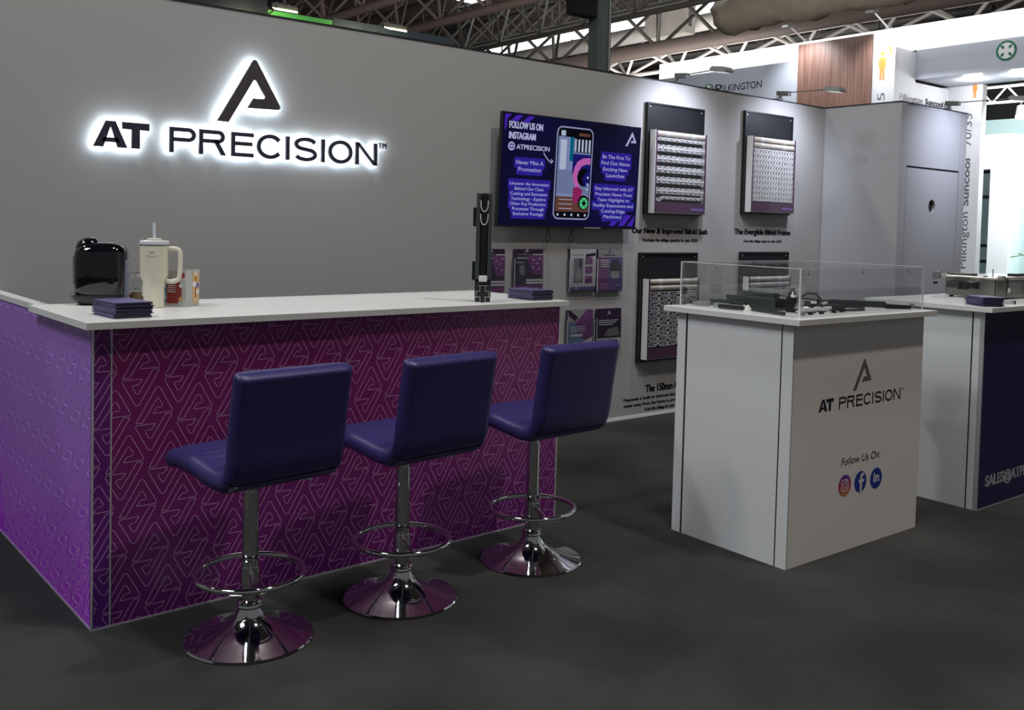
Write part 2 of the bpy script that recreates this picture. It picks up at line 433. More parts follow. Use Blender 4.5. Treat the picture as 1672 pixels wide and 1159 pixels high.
# ------------------------------------------------------------------ BAR COUNTER
TH = 0.0283; CO = Vector((-0.6149, -1.5407, 0)); CL = 2.128; HB = 1.028
cu_, cv_ = Vector((math.cos(TH), math.sin(TH), 0)), Vector((-math.sin(TH), math.cos(TH), 0))
MOT = [(-.0630, -.0122), (.0132, .1195), (.0678, .0190), (-.0045, .0180), (.0084, .0375), (.0327, .0390), (.0129, .0755), (-.0405, -.0122)]
MOTR = rpoly(MOT, [0.001, 0.009, 0.007, 0.001, 0.003, 0.006, 0.006, 0.001], 4)
def clipseg(p, q, x0, x1, y0, y1):
    t0, t1 = 0.0, 1.0; dx, dy = q[0]-p[0], q[1]-p[1]
    for a, c in ((-dx, p[0]-x0), (dx, x1-p[0]), (-dy, p[1]-y0), (dy, y1-p[1])):
        if a == 0:
            if c < 0: return None
        else:
            t = c/a
            if a < 0: t0 = max(t0, t)
            else: t1 = min(t1, t)
    if t0 >= t1: return None
    return (p[0]+dx*t0, p[1]+dy*t0), (p[0]+dx*t1, p[1]+dy*t1)
def pattern(mb, x0, x1, y0, y1, o, ax, ay, mi, w=0.0024, ox=0.1585, oy=0.8637, ex=1.0):
    o, ax, ay = Vector(o), Vector(ax), Vector(ay)
    for i in range(-10, 26):
        for j in range(-8, 12):
            cx = ox+(i*0.1442+j*0.0455)*ex; cy = oy-j*0.160
            if cx < x0-0.15 or cx > x1+0.15 or cy < y0-0.2 or cy > y1+0.2: continue
            for sg in (1, -1):
                pts = [(cx+sg*a*ex, cy+sg*c-(0.0 if sg > 0 else 0.0)) for a, c in MOTR]
                for p, q in zip(pts, pts[1:]+pts[:1]):
                    r = clipseg(p, q, x0, x1, y0, y1)
                    if not r: continue
                    p_, q_ = Vector(r[0]), Vector(r[1]); d = q_-p_
                    if d.length < 1e-5: continue
                    d.normalize(); n = Vector((-d.y, d.x))*w/2; p_ = p_-d*w*0.3; q_ = q_+d*w*0.3
                    mb.add([o+ax*k.x+ay*k.y for k in (p_-n, q_-n, q_+n, p_+n)], [(0, 1, 2, 3)], mi)
bar = thing('bar_counter', 'L-shaped bar counter clad in purple line-patterned panels under a white worktop', 'counter', CO, TH)
b = MB().box(0.062, CL-0.006, 0.0, 0.02, 0.006, HB-0.004); pattern(b, 0.063, CL-0.007, 0.008, HB-0.005, (0, -0.0006, 0), X_, Z_, 1)
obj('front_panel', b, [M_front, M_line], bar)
b = MB().box(0.003, 0.057, 0.0, 0.02, 0.006, HB-0.004); pattern(b, 0.004, 0.056, 0.008, HB-0.005, (0, -0.0006, 0), X_, Z_, 1)
obj('corner_panel', b, [M_frontc, M_line], bar)
b = MB().box(0.0, 0.02, 0.022, 1.538, 0.006, HB-0.004); pattern(b, -1.537, -0.023, 0.008, HB-0.005, (-0.0006, 0, 0), -Y_, Z_, 1, ox=0.05, w=0.0036)
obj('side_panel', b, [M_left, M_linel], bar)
b = MB().box(CL-0.02, CL, 0.021, 0.62, 0.003, HB); obj('end_panel', b, M_white, bar)
b = MB().box(0.022, CL-0.022, 0.60, 0.615, 0.003, HB-0.002); obj('back_panel', b, M_white, bar)
b = MB()
b.box(-0.003, 0.003, -0.003, 0.004, 0, HB); b.box(0.057, 0.062, -0.002, 0.006, 0, HB); b.box(CL-0.006, CL+0.001, -0.003, 0.021, 0, HB)
b.box(0.003, CL-0.006, -0.003, 0.004, 0.0, 0.006); b.box(-0.003, 0.004, 0.004, 1.538, 0.0, 0.006)
obj('trim', b, M_trim, bar)
b = MB().box(0.0, CL-0.005, 0.001, 0.02, HB-0.004, HB); b.box(0.002, 0.02, 0.02, 1.538, HB-0.004, HB); obj('shadow_gap', b, M_gap, bar)
b = MB().box(-0.004, 0.045, 0.735, 1.538, HB, HB+0.024); obj('side_capping', b, M_top, bar, bevel=0.001)

def slab(name, x0, x1, y0, y1, z0, z1, label, loc, rz):
    b = MB().box(x0, x1, y0, y1, z0, z1, 0)
    o = obj(name, b, [M_top, M_edge], None, loc, rz, bevel=0.0012)
    for p in o.data.polygons:
        if abs(p.normal.y) > 0.9: p.material_index = 1
    return tag(o, label, 'worktop')
slab('worktop', -0.034, 0.988, -0.045, 0.70, HB+0.001, HB+0.026, 'left-hand white worktop of the bar counter, under the coffee machine and tumbler', CO, TH)
slab('worktop', 0.990, 2.150, -0.040, 0.705, HB+0.0005, HB+0.0255, 'right-hand white worktop of the bar counter, under the upright black profile sample', CO, TH)

# ------------------------------------------------------------------ BAR STOOLS
def cushion(path, w, th, rib=None, inner=0.165, close0=True, close1=True):
    """loft a rounded slab along a (y,z) path; top side is the left of the path direction"""
    mb = MB(); m = len(path); rings = []
    cs = []
    hw = w/2; R = th*0.48
    xs = [-hw+R, -hw+R+0.004]+[-inner+2*inner*i/14 for i in range(15)]+[hw-R-0.004, hw-R]
    for i in range(m):
        p = Vector(path[i]); t = Vector(path[min(i+1, m-1)])-Vector(path[max(i-1, 0)]); t.normalize(); n = Vector((-t.y, t.x))
        d0 = min(1, i/2.0) if close0 else 1; d1 = min(1, (m-1-i)/2.0) if close1 else 1
        k = min(d0, d1); sc = math.sqrt(max(0.0, 1-(1-k)**2))*0.85+0.15 if k < 1 else 1
        h = th/2*sc; hx = hw-(1-sc)*0.012
        ring = []
        for q in range(9):   # left rounded side, from bottom to top
            a = -PI/2-PI*q/8; ring.append((-hx+R+R*math.cos(a), h*math.sin(a)))
        for x in xs[1:-1]:
            e = 0
            if rib and abs(x) < inner-0.001: e = rib(i)*min(1, (inner-abs(x))/0.012)
            ring.append((x*hx/hw, h+e*sc))
        for q in range(9):
            a = PI/2-PI*q/8; ring.append((hx-R+R*math.cos(a), h*math.sin(a)))
        for x in xs[1:-1][::-1]: ring.append((x*hx/hw, -h))
        rings.append([(x, p.x+n.x*s_, p.y+n.y*s_) for x, s_ in ring])
    n = len(rings[0]); vs = [q for g in rings for q in g]; fs = []
    for i in range(m-1):
        for k in range(n):
            l = (k+1) % n; fs.append((i*n+k, (i+1)*n+k, (i+1)*n+l, i*n+l))
    if close0: fs.append(tuple(range(n)))
    if close1: fs.append(tuple((m-1)*n+k for k in range(n))[::-1])
    return mb.add(vs, fs)
def resample(pts, step):
    # Catmull-Rom then uniform
    P = [Vector(p) for p in pts]; P = [P[0]*2-P[1]]+P+[P[-1]*2-P[-2]]; out = []
    for i in range(1, len(P)-2):
        for k in range(24):
            t = k/24; out.append(0.5*((2*P[i])+(-P[i-1]+P[i+1])*t+(2*P[i-1]-5*P[i]+4*P[i+1]-P[i+2])*t*t+(-P[i-1]+3*P[i]-3*P[i+1]+P[i+2])*t**3))
    out.append(P[-2]); L = [0]
    for a, c in zip(out, out[1:]): L.append(L[-1]+(c-a).length)
    n = max(2, round(L[-1]/step)); res = []; j = 0
    for k in range(n+1):
        d = L[-1]*k/n
        while j < len(L)-2 and L[j+1] < d: j += 1
        f = (d-L[j])/max(L[j+1]-L[j], 1e-9); res.append(out[j].lerp(out[j+1], f))
    return res
def make_stool(loc, rz, label):
    t = thing('bar_stool', label, 'stool', loc, rz, 'navy swivel bar stools at the counter')
    path = resample([(0.205, 0.592), (0.17, 0.604), (0.06, 0.607), (-0.09, 0.590), (-0.165, 0.590), (-0.203, 0.610), (-0.222, 0.655), (-0.231, 0.72), (-0.248, 0.83), (-0.264, 0.92), (-0.270, 0.945)], 0.0075)
    path = [(p.x, p.y) for p in path]
    # path runs front -> back -> up; its left normal points down, so flip order for an upward inner side
    ribf = lambda i: -0.005 if (i % 6 == 0) else (0.0045 if 2 <= i % 6 <= 4 else 0.0015)
    k = min(range(len(path)), key=lambda i: (path[i][0]+0.205)**2+(path[i][1]-0.613)**2)
    rev = path[::-1]; kk = len(path)-1-k
    th = 0.066
    back = cushion(rev[:kk+1], 0.415, th, lambda i: ribf(i), close1=False)
    seat = cushion(rev[kk:], 0.415, th, lambda i: ribf(i+kk), close0=False)
    ob, os_ = obj('backrest', back, M_navyl, t, smooth='all'), obj('seat', seat, M_navyl, t, smooth='all')
    whole = cushion(rev, 0.415, th, lambda i: ribf(i)); me = bpy.data.meshes.new('tmp'); me.from_pydata(whole.v, [], whole.f); me.update()
    key = lambda c: (round(c[0], 5), round(c[1], 5), round(c[2], 5))
    nm = {key(v.co): v.normal.copy() for v in me.vertices}; bpy.data.meshes.remove(me)
    for o_ in (ob, os_): o_.data.normals_split_custom_set_from_vertices([nm.get(key(v.co), v.normal) for v in o_.data.vertices])
    b = MB().lathe([(0.0, 0.0), (0.212, 0.0), (0.214, 0.004), (0.210, 0.009), (0.185, 0.015), (0.14, 0.026), (0.10, 0.040), (0.070, 0.058), (0.050, 0.078), (0.040, 0.098), (0.038, 0.106)], n=72)
    obj('base', b, M_chrome, t, smooth=True)
    b = MB()
    prof = [(0.03, 0.104), (0.038, 0.106), (0.041, 0.112), (0.038, 0.118), (0.041, 0.124), (0.037, 0.130), (0.029, 0.133)]
    obj('collar', b.lathe(prof, n=24), M_chrome, t)
    obj('column', MB().cyl((0, 0, 0.1), (0, 0, 0.50), 0.0275, n=40), M_chrome, t, smooth=True)
    obj('gas_lift', MB().cyl((0, 0, 0.49), (0, 0, 0.552), 0.0225, n=32), M_chrome, t, smooth=True)
    b = MB().obox((0, 0.0, 0.560), (0.09, 0, 0), (0, 0.11, 0), (0, 0, 0.008)); obj('seat_plate', b, M_black, t, bevel=0.003)
    b = MB().tube([(0.02, 0.0, 0.546), (0.10, 0.01, 0.540), (0.15, 0.0, 0.520), (0.215, -0.035, 0.508)], 0.0042); obj('lever', b, M_chrome, t, smooth=True)
    ringz = 0.222
    b = MB().tube([(0.178*math.cos(2*PI*i/64), 0.178*math.sin(2*PI*i/64), ringz) for i in range(64)], 0.0108, 12, True)
    fr = obj('footrest', b, M_chrome, t, smooth=True)
    b = MB().cyl((0, 0, 0.185), (0, 0, 0.245), 0.032, n=32); obj('sleeve', b, M_chrome, fr, smooth=True)
    for a in (-2.0, 0.95):
        obj('spoke', MB().tube([(0.028*math.cos(a), 0.028*math.sin(a), 0.232), (0.09*math.cos(a), 0.09*math.sin(a), 0.236), (0.172*math.cos(a), 0.172*math.sin(a), ringz)], 0.007), M_chrome, fr, smooth=True)
    return t
make_stool((-0.204, -1.888, 0), 0.10, 'left navy padded bar stool, nearest the camera, on a chrome trumpet base')
for loc, rz, lab in (((0.391, -1.890, 0), 0.10, 'middle navy padded bar stool on a chrome base, between the other two'),
                     ((1.053, -1.858, 0), 0.05, 'right navy padded bar stool on a chrome base, in front of the counter\'s right end')):
    s0 = bpy.data.objects['bar_stool']; dup(s0, loc, rz, lab)

# ------------------------------------------------------------------ stroke-built sans letters
def ribbon(path, t, closed=False):
    """quads of constant width t along a 2-D path"""
    P = [Vector(p) for p in path]; P = [p for i, p in enumerate(P) if i == 0 or (p-P[i-1]).length > 1e-6]; n = len(P); L = []
    for i in range(n):
        a = P[i]-P[i-1] if (i > 0 or closed) else P[1]-P[0]
        c = P[(i+1) % n]-P[i] if (i < n-1 or closed) else P[-1]-P[-2]
        a.normalize(); c.normalize(); m = a+c
        m = Vector((-m.y, m.x)); m.normalize(); k = 1/max(0.4, m.dot(Vector((-a.y, a.x)))); L.append((P[i]+m*t/2*k, P[i]-m*t/2*k))
    q = []
    for i in range(n if closed else n-1):
        j = (i+1) % n; q.append([tuple(L[i][0]), tuple(L[j][0]), tuple(L[j][1]), tuple(L[i][1])])
    return q
def arc(cx, cy, rx, ry, a0, a1, n=14): return [(cx+rx*math.cos(math.radians(a0+(a1-a0)*i/n)), cy+ry*math.sin(math.radians(a0+(a1-a0)*i/n))) for i in range(n+1)]
def glyph(ch, w, h, t):
    r = lambda x0, x1, y0, y1: [(x0, y0), (x1, y0), (x1, y1), (x0, y1)]
    k = t/2
    if ch == 'I': return [r(w/2-k, w/2+k, 0, h)]
    if ch == 'T': return [r(0, w, h-t*.86, h), r(w/2-k, w/2+k, 0, h-t*.86)]
    if ch == 'E': return [r(0, t, 0, h), r(t, w, h-t, h), r(t, w*.94, h*.54-k, h*.54+k), r(t, w, 0, t)]
    if ch == 'A':
        a = t*1.05
        return [[(0, 0), (a, 0), (w/2, h*.80), (w/2, h), (w/2-a*.48, h)], [(w, 0), (w-a, 0), (w/2, h*.80), (w/2, h), (w/2+a*.48, h)], [(w*.22, h*.19), (w*.78, h*.19), (w*.70, h*.37), (w*.30, h*.37)]]
    if ch == 'N': return [r(0, t, 0, h), r(w-t, w, 0, h), [(t, h), (t*.0, h), (w-t, 0), (w, 0), (w, 0.0)][:4]]
    if ch == 'P':
        R_ = h*.28-k; cy = h-k-R_
        return [r(0, t, 0, h)]+ribbon([(t, h-k), (w-k-R_*1.1, h-k)]+arc(w-k-R_*1.1, cy, R_*1.1, R_, 90, -90)+[(t, cy-R_)], t)
    if ch == 'R':
        R_ = h*.265-k; cy = h-k-R_; xr = w*.95
        return [r(0, t, 0, h)]+ribbon([(t, h-k), (xr-k-R_*1.1, h-k)]+arc(xr-k-R_*1.1, cy, R_*1.1, R_, 90, -90)+[(t, cy-R_)], t)+[[(w*.50, cy-R_+k), (w*.50+t*1.2, cy-R_+k), (w, 0), (w-t*1.2, 0)]]
    if ch == 'O': return ribbon(arc(w/2, h/2, w/2-k, h/2-k, 0, 360, 40)[:-1], t, True)
    if ch == 'C': return ribbon(arc(w*.53, h/2, w*.53-k, h/2-k, 38, 322, 34), t)
    if ch == 'S':
        ry = h/4-k*.5
        p = arc(w/2, h-k-ry, w/2-k, ry, 20, 90, 8)+arc(w/2, h-k-ry, w/2-k, ry, 90, 235, 14)[1:]
        q = arc(w/2, k+ry, w/2-k, ry, 55, -90, 14)+arc(w/2, k+ry, w/2-k, ry, -90, -160, 8)[1:]
        return ribbon(p+q, t)
    return []
def glyph_into(mb, ch, x0, x1, z0, z1, t, o, ax, ay, depth=0, mi=0, back=None):
    for poly in glyph(ch, x1-x0, z1-z0, t):
        q = [(x0+a, z0+c) for a, c in poly]
        if depth: mb.prism(q, o, ax, ay, depth, mi, back)
        else: mb.flat(q, o, ax, ay, mi)
PREC = (('P', .136, .269), ('R', .286, .428), ('E', .456, .578), ('C', .597, .738), ('I', .763, .784), ('S', .813, .948), ('I', .975, .996), ('O', 1.018, 1.170), ('N', 1.190, 1.331))

# ------------------------------------------------------------------ ILLUMINATED SIGN
SO = Vector((0, -0.045, 0))  # front face plane; letters 15 mm thick, 30 mm off the wall
sign = thing('wall_sign', 'back-lit AT PRECISION sign with dark letters and triangular emblem, high on the grey wall', 'sign', (0.59, 0.0, 1.73))
def rel(v): return Vector(v)-Vector((0.59, 0.0, 1.73))
def letter(ch, x0, x1, z0, z1, t):
    b = MB()
    if t: glyph_into(b, ch, x0, x1, z0, z1, t, rel((0, -0.030, 0)), X_, Z_, 0.015, 0, 1)
    else: text_into(b, ch, x0, x1, z0, z1, rel((0, -0.0375, 0)), X_, Z_, 0, extrude=0.0075, back=1)
    obj('letter', b, [M_letter, M_halo], sign)
letter('A', -0.226, -0.068, 1.738, 1.864, 0.044); letter('T', -0.094, 0.036, 1.738, 1.864, 0.040)
for ch, x0, x1 in PREC: letter(ch, x0, x1, 1.731 if ch in 'CSO' else 1.733, 1.862 if ch in 'CSO' else 1.860, 0.0205)
letter('TM', 1.341, 1.393, 1.835, 1.866, 0)
EM = [(.379, 1.911), (.579, 2.262), (.736, 1.998), (.541, 1.992), (.572, 2.045), (.646, 2.048), (.580, 2.152), (.439, 1.909)]
em = rpoly(EM, [0.001, 0.014, 0.014, 0.001, 0.001, 0.010, 0.010, 0.001], 5)
b = MB().prism(em, rel((0, -0.030, 0)), X_, Z_, 0.015, 0, 1)
o = obj('emblem', b, [M_emblem, M_halo], sign)
for x, z in ((0.0, 1.80), (0.35, 1.80), (0.68, 1.80), (1.10, 1.80), (0.52, 2.10), (0.60, 2.02), (-.15, 1.77), (.2, 1.80), (.5, 1.80), (.77, 1.80), (.985, 1.80), (1.30, 1.80), (-.03, 1.80)):
    obj('standoff', MB().cyl(rel((x, 0, z)), rel((x, -0.031, z)), 0.002, n=8), M_trim, sign)

# ------------------------------------------------------------------ TELEVISION
tvo = Vector((2.203, -0.075, 1.408)); tilt = 0.045
tv = thing('television', 'large flat television showing a dark blue social media slide, on the back wall', 'television', tvo)
tv.rotation_euler.x = tilt
TW, THT = 1.243, 0.715
b = MB().box(-0.006, TW+0.006, 0.0, 0.03, -0.012, THT+0.006); obj('casing', b, M_black, tv, bevel=0.003)
obj('wall_bracket', MB().box(0.4, 0.85, 0.03, 0.055, 0.2, 0.55), M_black, tv)
def scr(c, s=1.0): return emat('screen_ink', c, s)
S_bg = bpy.data.materials.new('screen_background'); S_bg.use_nodes = True
nt = S_bg.node_tree; nt.nodes.clear()
tc = nt.nodes.new('ShaderNodeTexCoord'); vo = nt.nodes.new('ShaderNodeTexNoise'); vo.inputs['Scale'].default_value = 1.6
cr = nt.nodes.new('ShaderNodeValToRGB'); cr.color_ramp.elements[0].color = (0.001, 0.001, 0.010, 1); cr.color_ramp.elements[1].color = (0.002, 0.002, 0.036, 1)
cr.color_ramp.elements[0].position = 0.35; cr.color_ramp.elements[1].position = 0.7
pb = nt.nodes.new('ShaderNodeBsdfPrincipled'); ou = nt.nodes.new('ShaderNodeOutputMaterial')
pb.inputs['Base Color'].default_value = (0.002, 0.002, 0.004, 1); pb.inputs['Roughness'].default_value = 0.35; pb.inputs['Specular IOR Level'].default_value = 0.2
nt.links.new(tc.outputs['Object'], vo.inputs['Vector']); nt.links.new(vo.outputs['Fac'], cr.inputs[0]); nt.links.new(cr.outputs[0], pb.inputs['Emission Color'])
pb.inputs['Emission Strength'].default_value = 1.0; nt.links.new(pb.outputs[0], ou.inputs[0])
S_vio = scr((0.022, 0.014, 0.24)); S_txt = scr((0.42, 0.42, 0.66)); S_strp = scr((0.055, 0.016, 0.36)); S_ttl = scr((0.38, 0.38, 0.62))
S_grey = scr((0.22, 0.24, 0.40)); S_blk = scr((0.003, 0.003, 0.006)); S_sky = scr((0.16, 0.20, 0.38)); S_teal = scr((0.0, 0.10, 0.17)); S_pink = scr((0.42, 0.10, 0.36))
S_red = scr((0.22, 0.015, 0.09)); S_grn = scr((0.08, 0.55, 0.22)); S_nvy = scr((0.008, 0.008, 0.12)); S_wh = scr((0.36, 0.42, 0.55)); S_fl = scr((0.13, 0.16, 0.30)); S_brn = scr((0.10, 0.04, 0.03))
sc_ = obj('screen', MB().rect(0, TW, 0, THT, (0, -0.001, 0), X_, Z_), S_bg, tv)
F = Vector((0, -0.0018, 0)); G = Vector((0, -0.0026, 0)); H = Vector((0, -0.0034, 0))
b = MB()   # corner stripes
for x in (0.0, 0.095, 0.19):
    b.flat([(max(x-0.035, 0.012), 0.665), (x+0.018, 0.665), (x+0.065, 0.705), (x+0.015, 0.705)], F, X_, Z_)
for x in (1.0, 1.09, 1.18):
    b.flat([(x-0.02, 0.012), (x+0.035, 0.012), (min(x+0.11, 1.235), 0.09), (x+0.05, 0.09)], F, X_, Z_)
b.flat([(0.012, 0.60), (0.03, 0.63), (0.03, 0.70), (0.012, 0.70)], F, X_, Z_)
obj('corner_stripes', b, S_strp, sc_)
b = MB()
text_into(b, 'FOLLOW US ON', 0.049, 0.331, 0.619, 0.664, F, X_, Z_, bold=0.02, fat=.0016)
obj('slide_title', b, S_ttl, sc_); b = MB()
text_into(b, 'INSTAGRAM', 0.050, 0.274, 0.552, 0.597, F, X_, Z_, bold=0.02, fat=.0016)
obj('slide_title', b, S_ttl, sc_); b = MB()
text_into(b, 'ATPRECISION', 0.116, 0.397, 0.489, 0.521, F, X_, Z_, bold=0.025)
b.flat(circ(0.076, 0.505, 0.028), F, X_, Z_)
b.flat(logo(1.096, 0.575, 0.110, 0.106), F, X_, Z_)
b.tube([(0.346+0.055*t, -0.003, 0.478-0.05*t+0.018*(t*t)-0.02*t) for t in [k/8 for k in range(9)]], 0.003, 6)
b.tube([(0.401, -0.003, 0.424), (0.428, -0.003, 0.427)], 0.003, 6); b.tube([(0.414, -0.003, 0.440), (0.430, -0.003, 0.427), (0.412, -0.003, 0.414)], 0.003, 6)
obj('slide_title', b, S_ttl, sc_)
b = MB(); b.flat(rrect(0.060, 0.092, 0.489, 0.521, 0.008), G, X_, Z_, 0); b.flat(circ(0.076, 0.505, 0.0095), H, X_, Z_, 1)
obj('camera_icon', b, [S_nvy, S_ttl], sc_)
def textblock(lines, pads, name):
    b = MB(); t = MB()
    for s_, x0, x1, z0, z1 in lines:
        b.flat(rrect(x0-0.016, x1+0.016, z0-0.016, z1+0.020, 0.012), (0, -0.0018-0.00003*len(b.f), 0), X_, Z_)
        text_into(t, s_, x0, x1, z0, z1, G, X_, Z_, ref='Ay', bold=0.0)
    p = obj(name, b, S_vio, sc_); obj('wording', t, S_txt, p)
textblock([('Never Miss A', .120, .349, .385, .420), ('Promotion', .141, .330, .341, .376)], 0, 'caption_box')
textblock([(s_, a, c, .253-.0325*i, .280-.0325*i) for i, (s_, a, c) in enumerate([('Uncover the Innovation', .077, .406), ('Behind Our Cleat', .119, .362), ('Cutting and Extrusion', .086, .394), ('Technology - Explore', .092, .386), ('Other Key Production', .086, .388), ('Processes Through', .106, .374), ('Exclusive Footage', .116, .370)])], 0, 'caption_box')
textblock([(s_, a, c, .470-.0425*i, .503-.0425*i) for i, (s_, a, c) in enumerate([('Be The First To', .881, 1.150), ('Find Out About', .874, 1.152), ('Exciting New', .893, 1.130), ('Launches', .927, 1.103)])], 0, 'caption_box')
textblock([(s_, a, c, .251-.039*i, .281-.039*i) for i, (s_, a, c) in enumerate([('Stay Informed with AT', .826, 1.198), ('Precision News: From', .832, 1.190), ('Team Highlights to', .856, 1.166), ('Facility Expansions and', .820, 1.205), ('Cutting-Edge', .896, 1.128), ('Machinery', .921, 1.101)])], 0, 'caption_box')
ph = obj('phone_outline', MB().flat(rrect(.453, .785, .046, .668, .045), F, X_, Z_), S_grey, sc_)
b = MB(); b.flat(rrect(.463, .775, .056, .658, .036), G, X_, Z_, 0)
Q = lambda k: Vector((0, -0.0028-0.0003*k, 0))
b.rect(.472, .768, .100, .645, Q(1), X_, Z_, 1)
b.rect(.472, .768, .22, .38, Q(2), X_, Z_, 7)
b.rect(.472, .768, .100, .20, Q(2), X_, Z_, 8)
b.rect(.49, .545, .38, .58, Q(2), X_, Z_, 9); b.rect(.575, .605, .44, .645, Q(3), X_, Z_, 2); b.rect(.61, .768, .50, .60, Q(3), X_, Z_, 0)
for k in range(5): b.rect(.615+.032*k, .632+.032*k, .505, .59, Q(4), X_, Z_, 9)
b.rect(.472, .768, .60, .645, Q(4), X_, Z_, 0); b.rect(.65, .75, .612, .632, Q(5), X_, Z_, 10); b.rect(.49, .53, .605, .64, Q(5), X_, Z_, 9)
b.rect(.605, .768, .35, .49, Q(3), X_, Z_, 6)
b.flat([(.768, .47), (.70, .465), (.65, .44), (.625, .40), (.612, .35), (.625, .29), (.655, .25), (.68, .27), (.66, .32), (.66, .37), (.69, .41), (.73, .425), (.768, .425)], Q(4), X_, Z_, 3)
b.flat(circ(.715, .335, .062), Q(5), X_, Z_, 0); b.flat([(.70, .33), (.768, .41), (.768, .29), (.72, .27)], Q(6), X_, Z_, 6)
b.flat([(.62, .26), (.66, .27), (.71, .25), (.70, .21), (.67, .17), (.64, .15), (.62, .19)], Q(6), X_, Z_, 4)
b.flat(circ(.722, .165, .050), Q(7), X_, Z_, 0); b.flat(circ(.725, .160, .038), Q(8), X_, Z_, 5); b.flat(circ(.727, .160, .016), Q(9), X_, Z_, 0)
for k in range(6):
    t = k*PI/3; b.flat([(.727+.014*math.cos(t-.2), .160+.014*math.sin(t-.2)), (.725+.034*math.cos(t-.1), .160+.034*math.sin(t-.1)), (.725+.034*math.cos(t+.1), .160+.034*math.sin(t+.1)), (.727+.014*math.cos(t+.2), .160+.014*math.sin(t+.2))], Q(9), X_, Z_, 0)
for k in range(5): b.flat(circ(.495+.062*k, .078, .009), Q(5), X_, Z_, 9)
for k in range(3): b.rect(.50, .62, .118+.03*k, .122+.03*k, Q(6), X_, Z_, 9)
for z in (.335, .29, .255): b.flat(circ(.750, z, .009), Q(10), X_, Z_, 9)
obj('phone_picture', b, [S_blk, S_sky, S_teal, S_pink, S_red, S_grn, S_nvy, S_fl, S_brn, S_wh, S_brn], ph)
b = MB()
obj('status_bar', MB().box(0.75, 0.90, -0.003, 0.002, -0.010, -0.004), M_trim, tv)
for i, (x, lab) in enumerate(((2.660, 'left black strap loop hanging below the television'), (2.870, 'right black strap loop hanging below the television'))):
    pts = [(0, 0, 0.0), (0.004, 0, -0.03), (0.016, 0, -0.075), (0.012, 0, -0.10), (0, 0, -0.108), (-0.014, 0, -0.10), (-0.014, 0, -0.07), (-0.003, 0, -0.03), (0.001, 0, 0.0)]
    pp = resample([(p[0], p[2]) for p in pts], 0.008)
    tag(obj('hanging_loop', MB().tube([(p.x, 0, p.y) for p in pp], 0.0025, 8), M_black, None, (x, -0.035, 1.408), smooth=True), lab, 'strap')

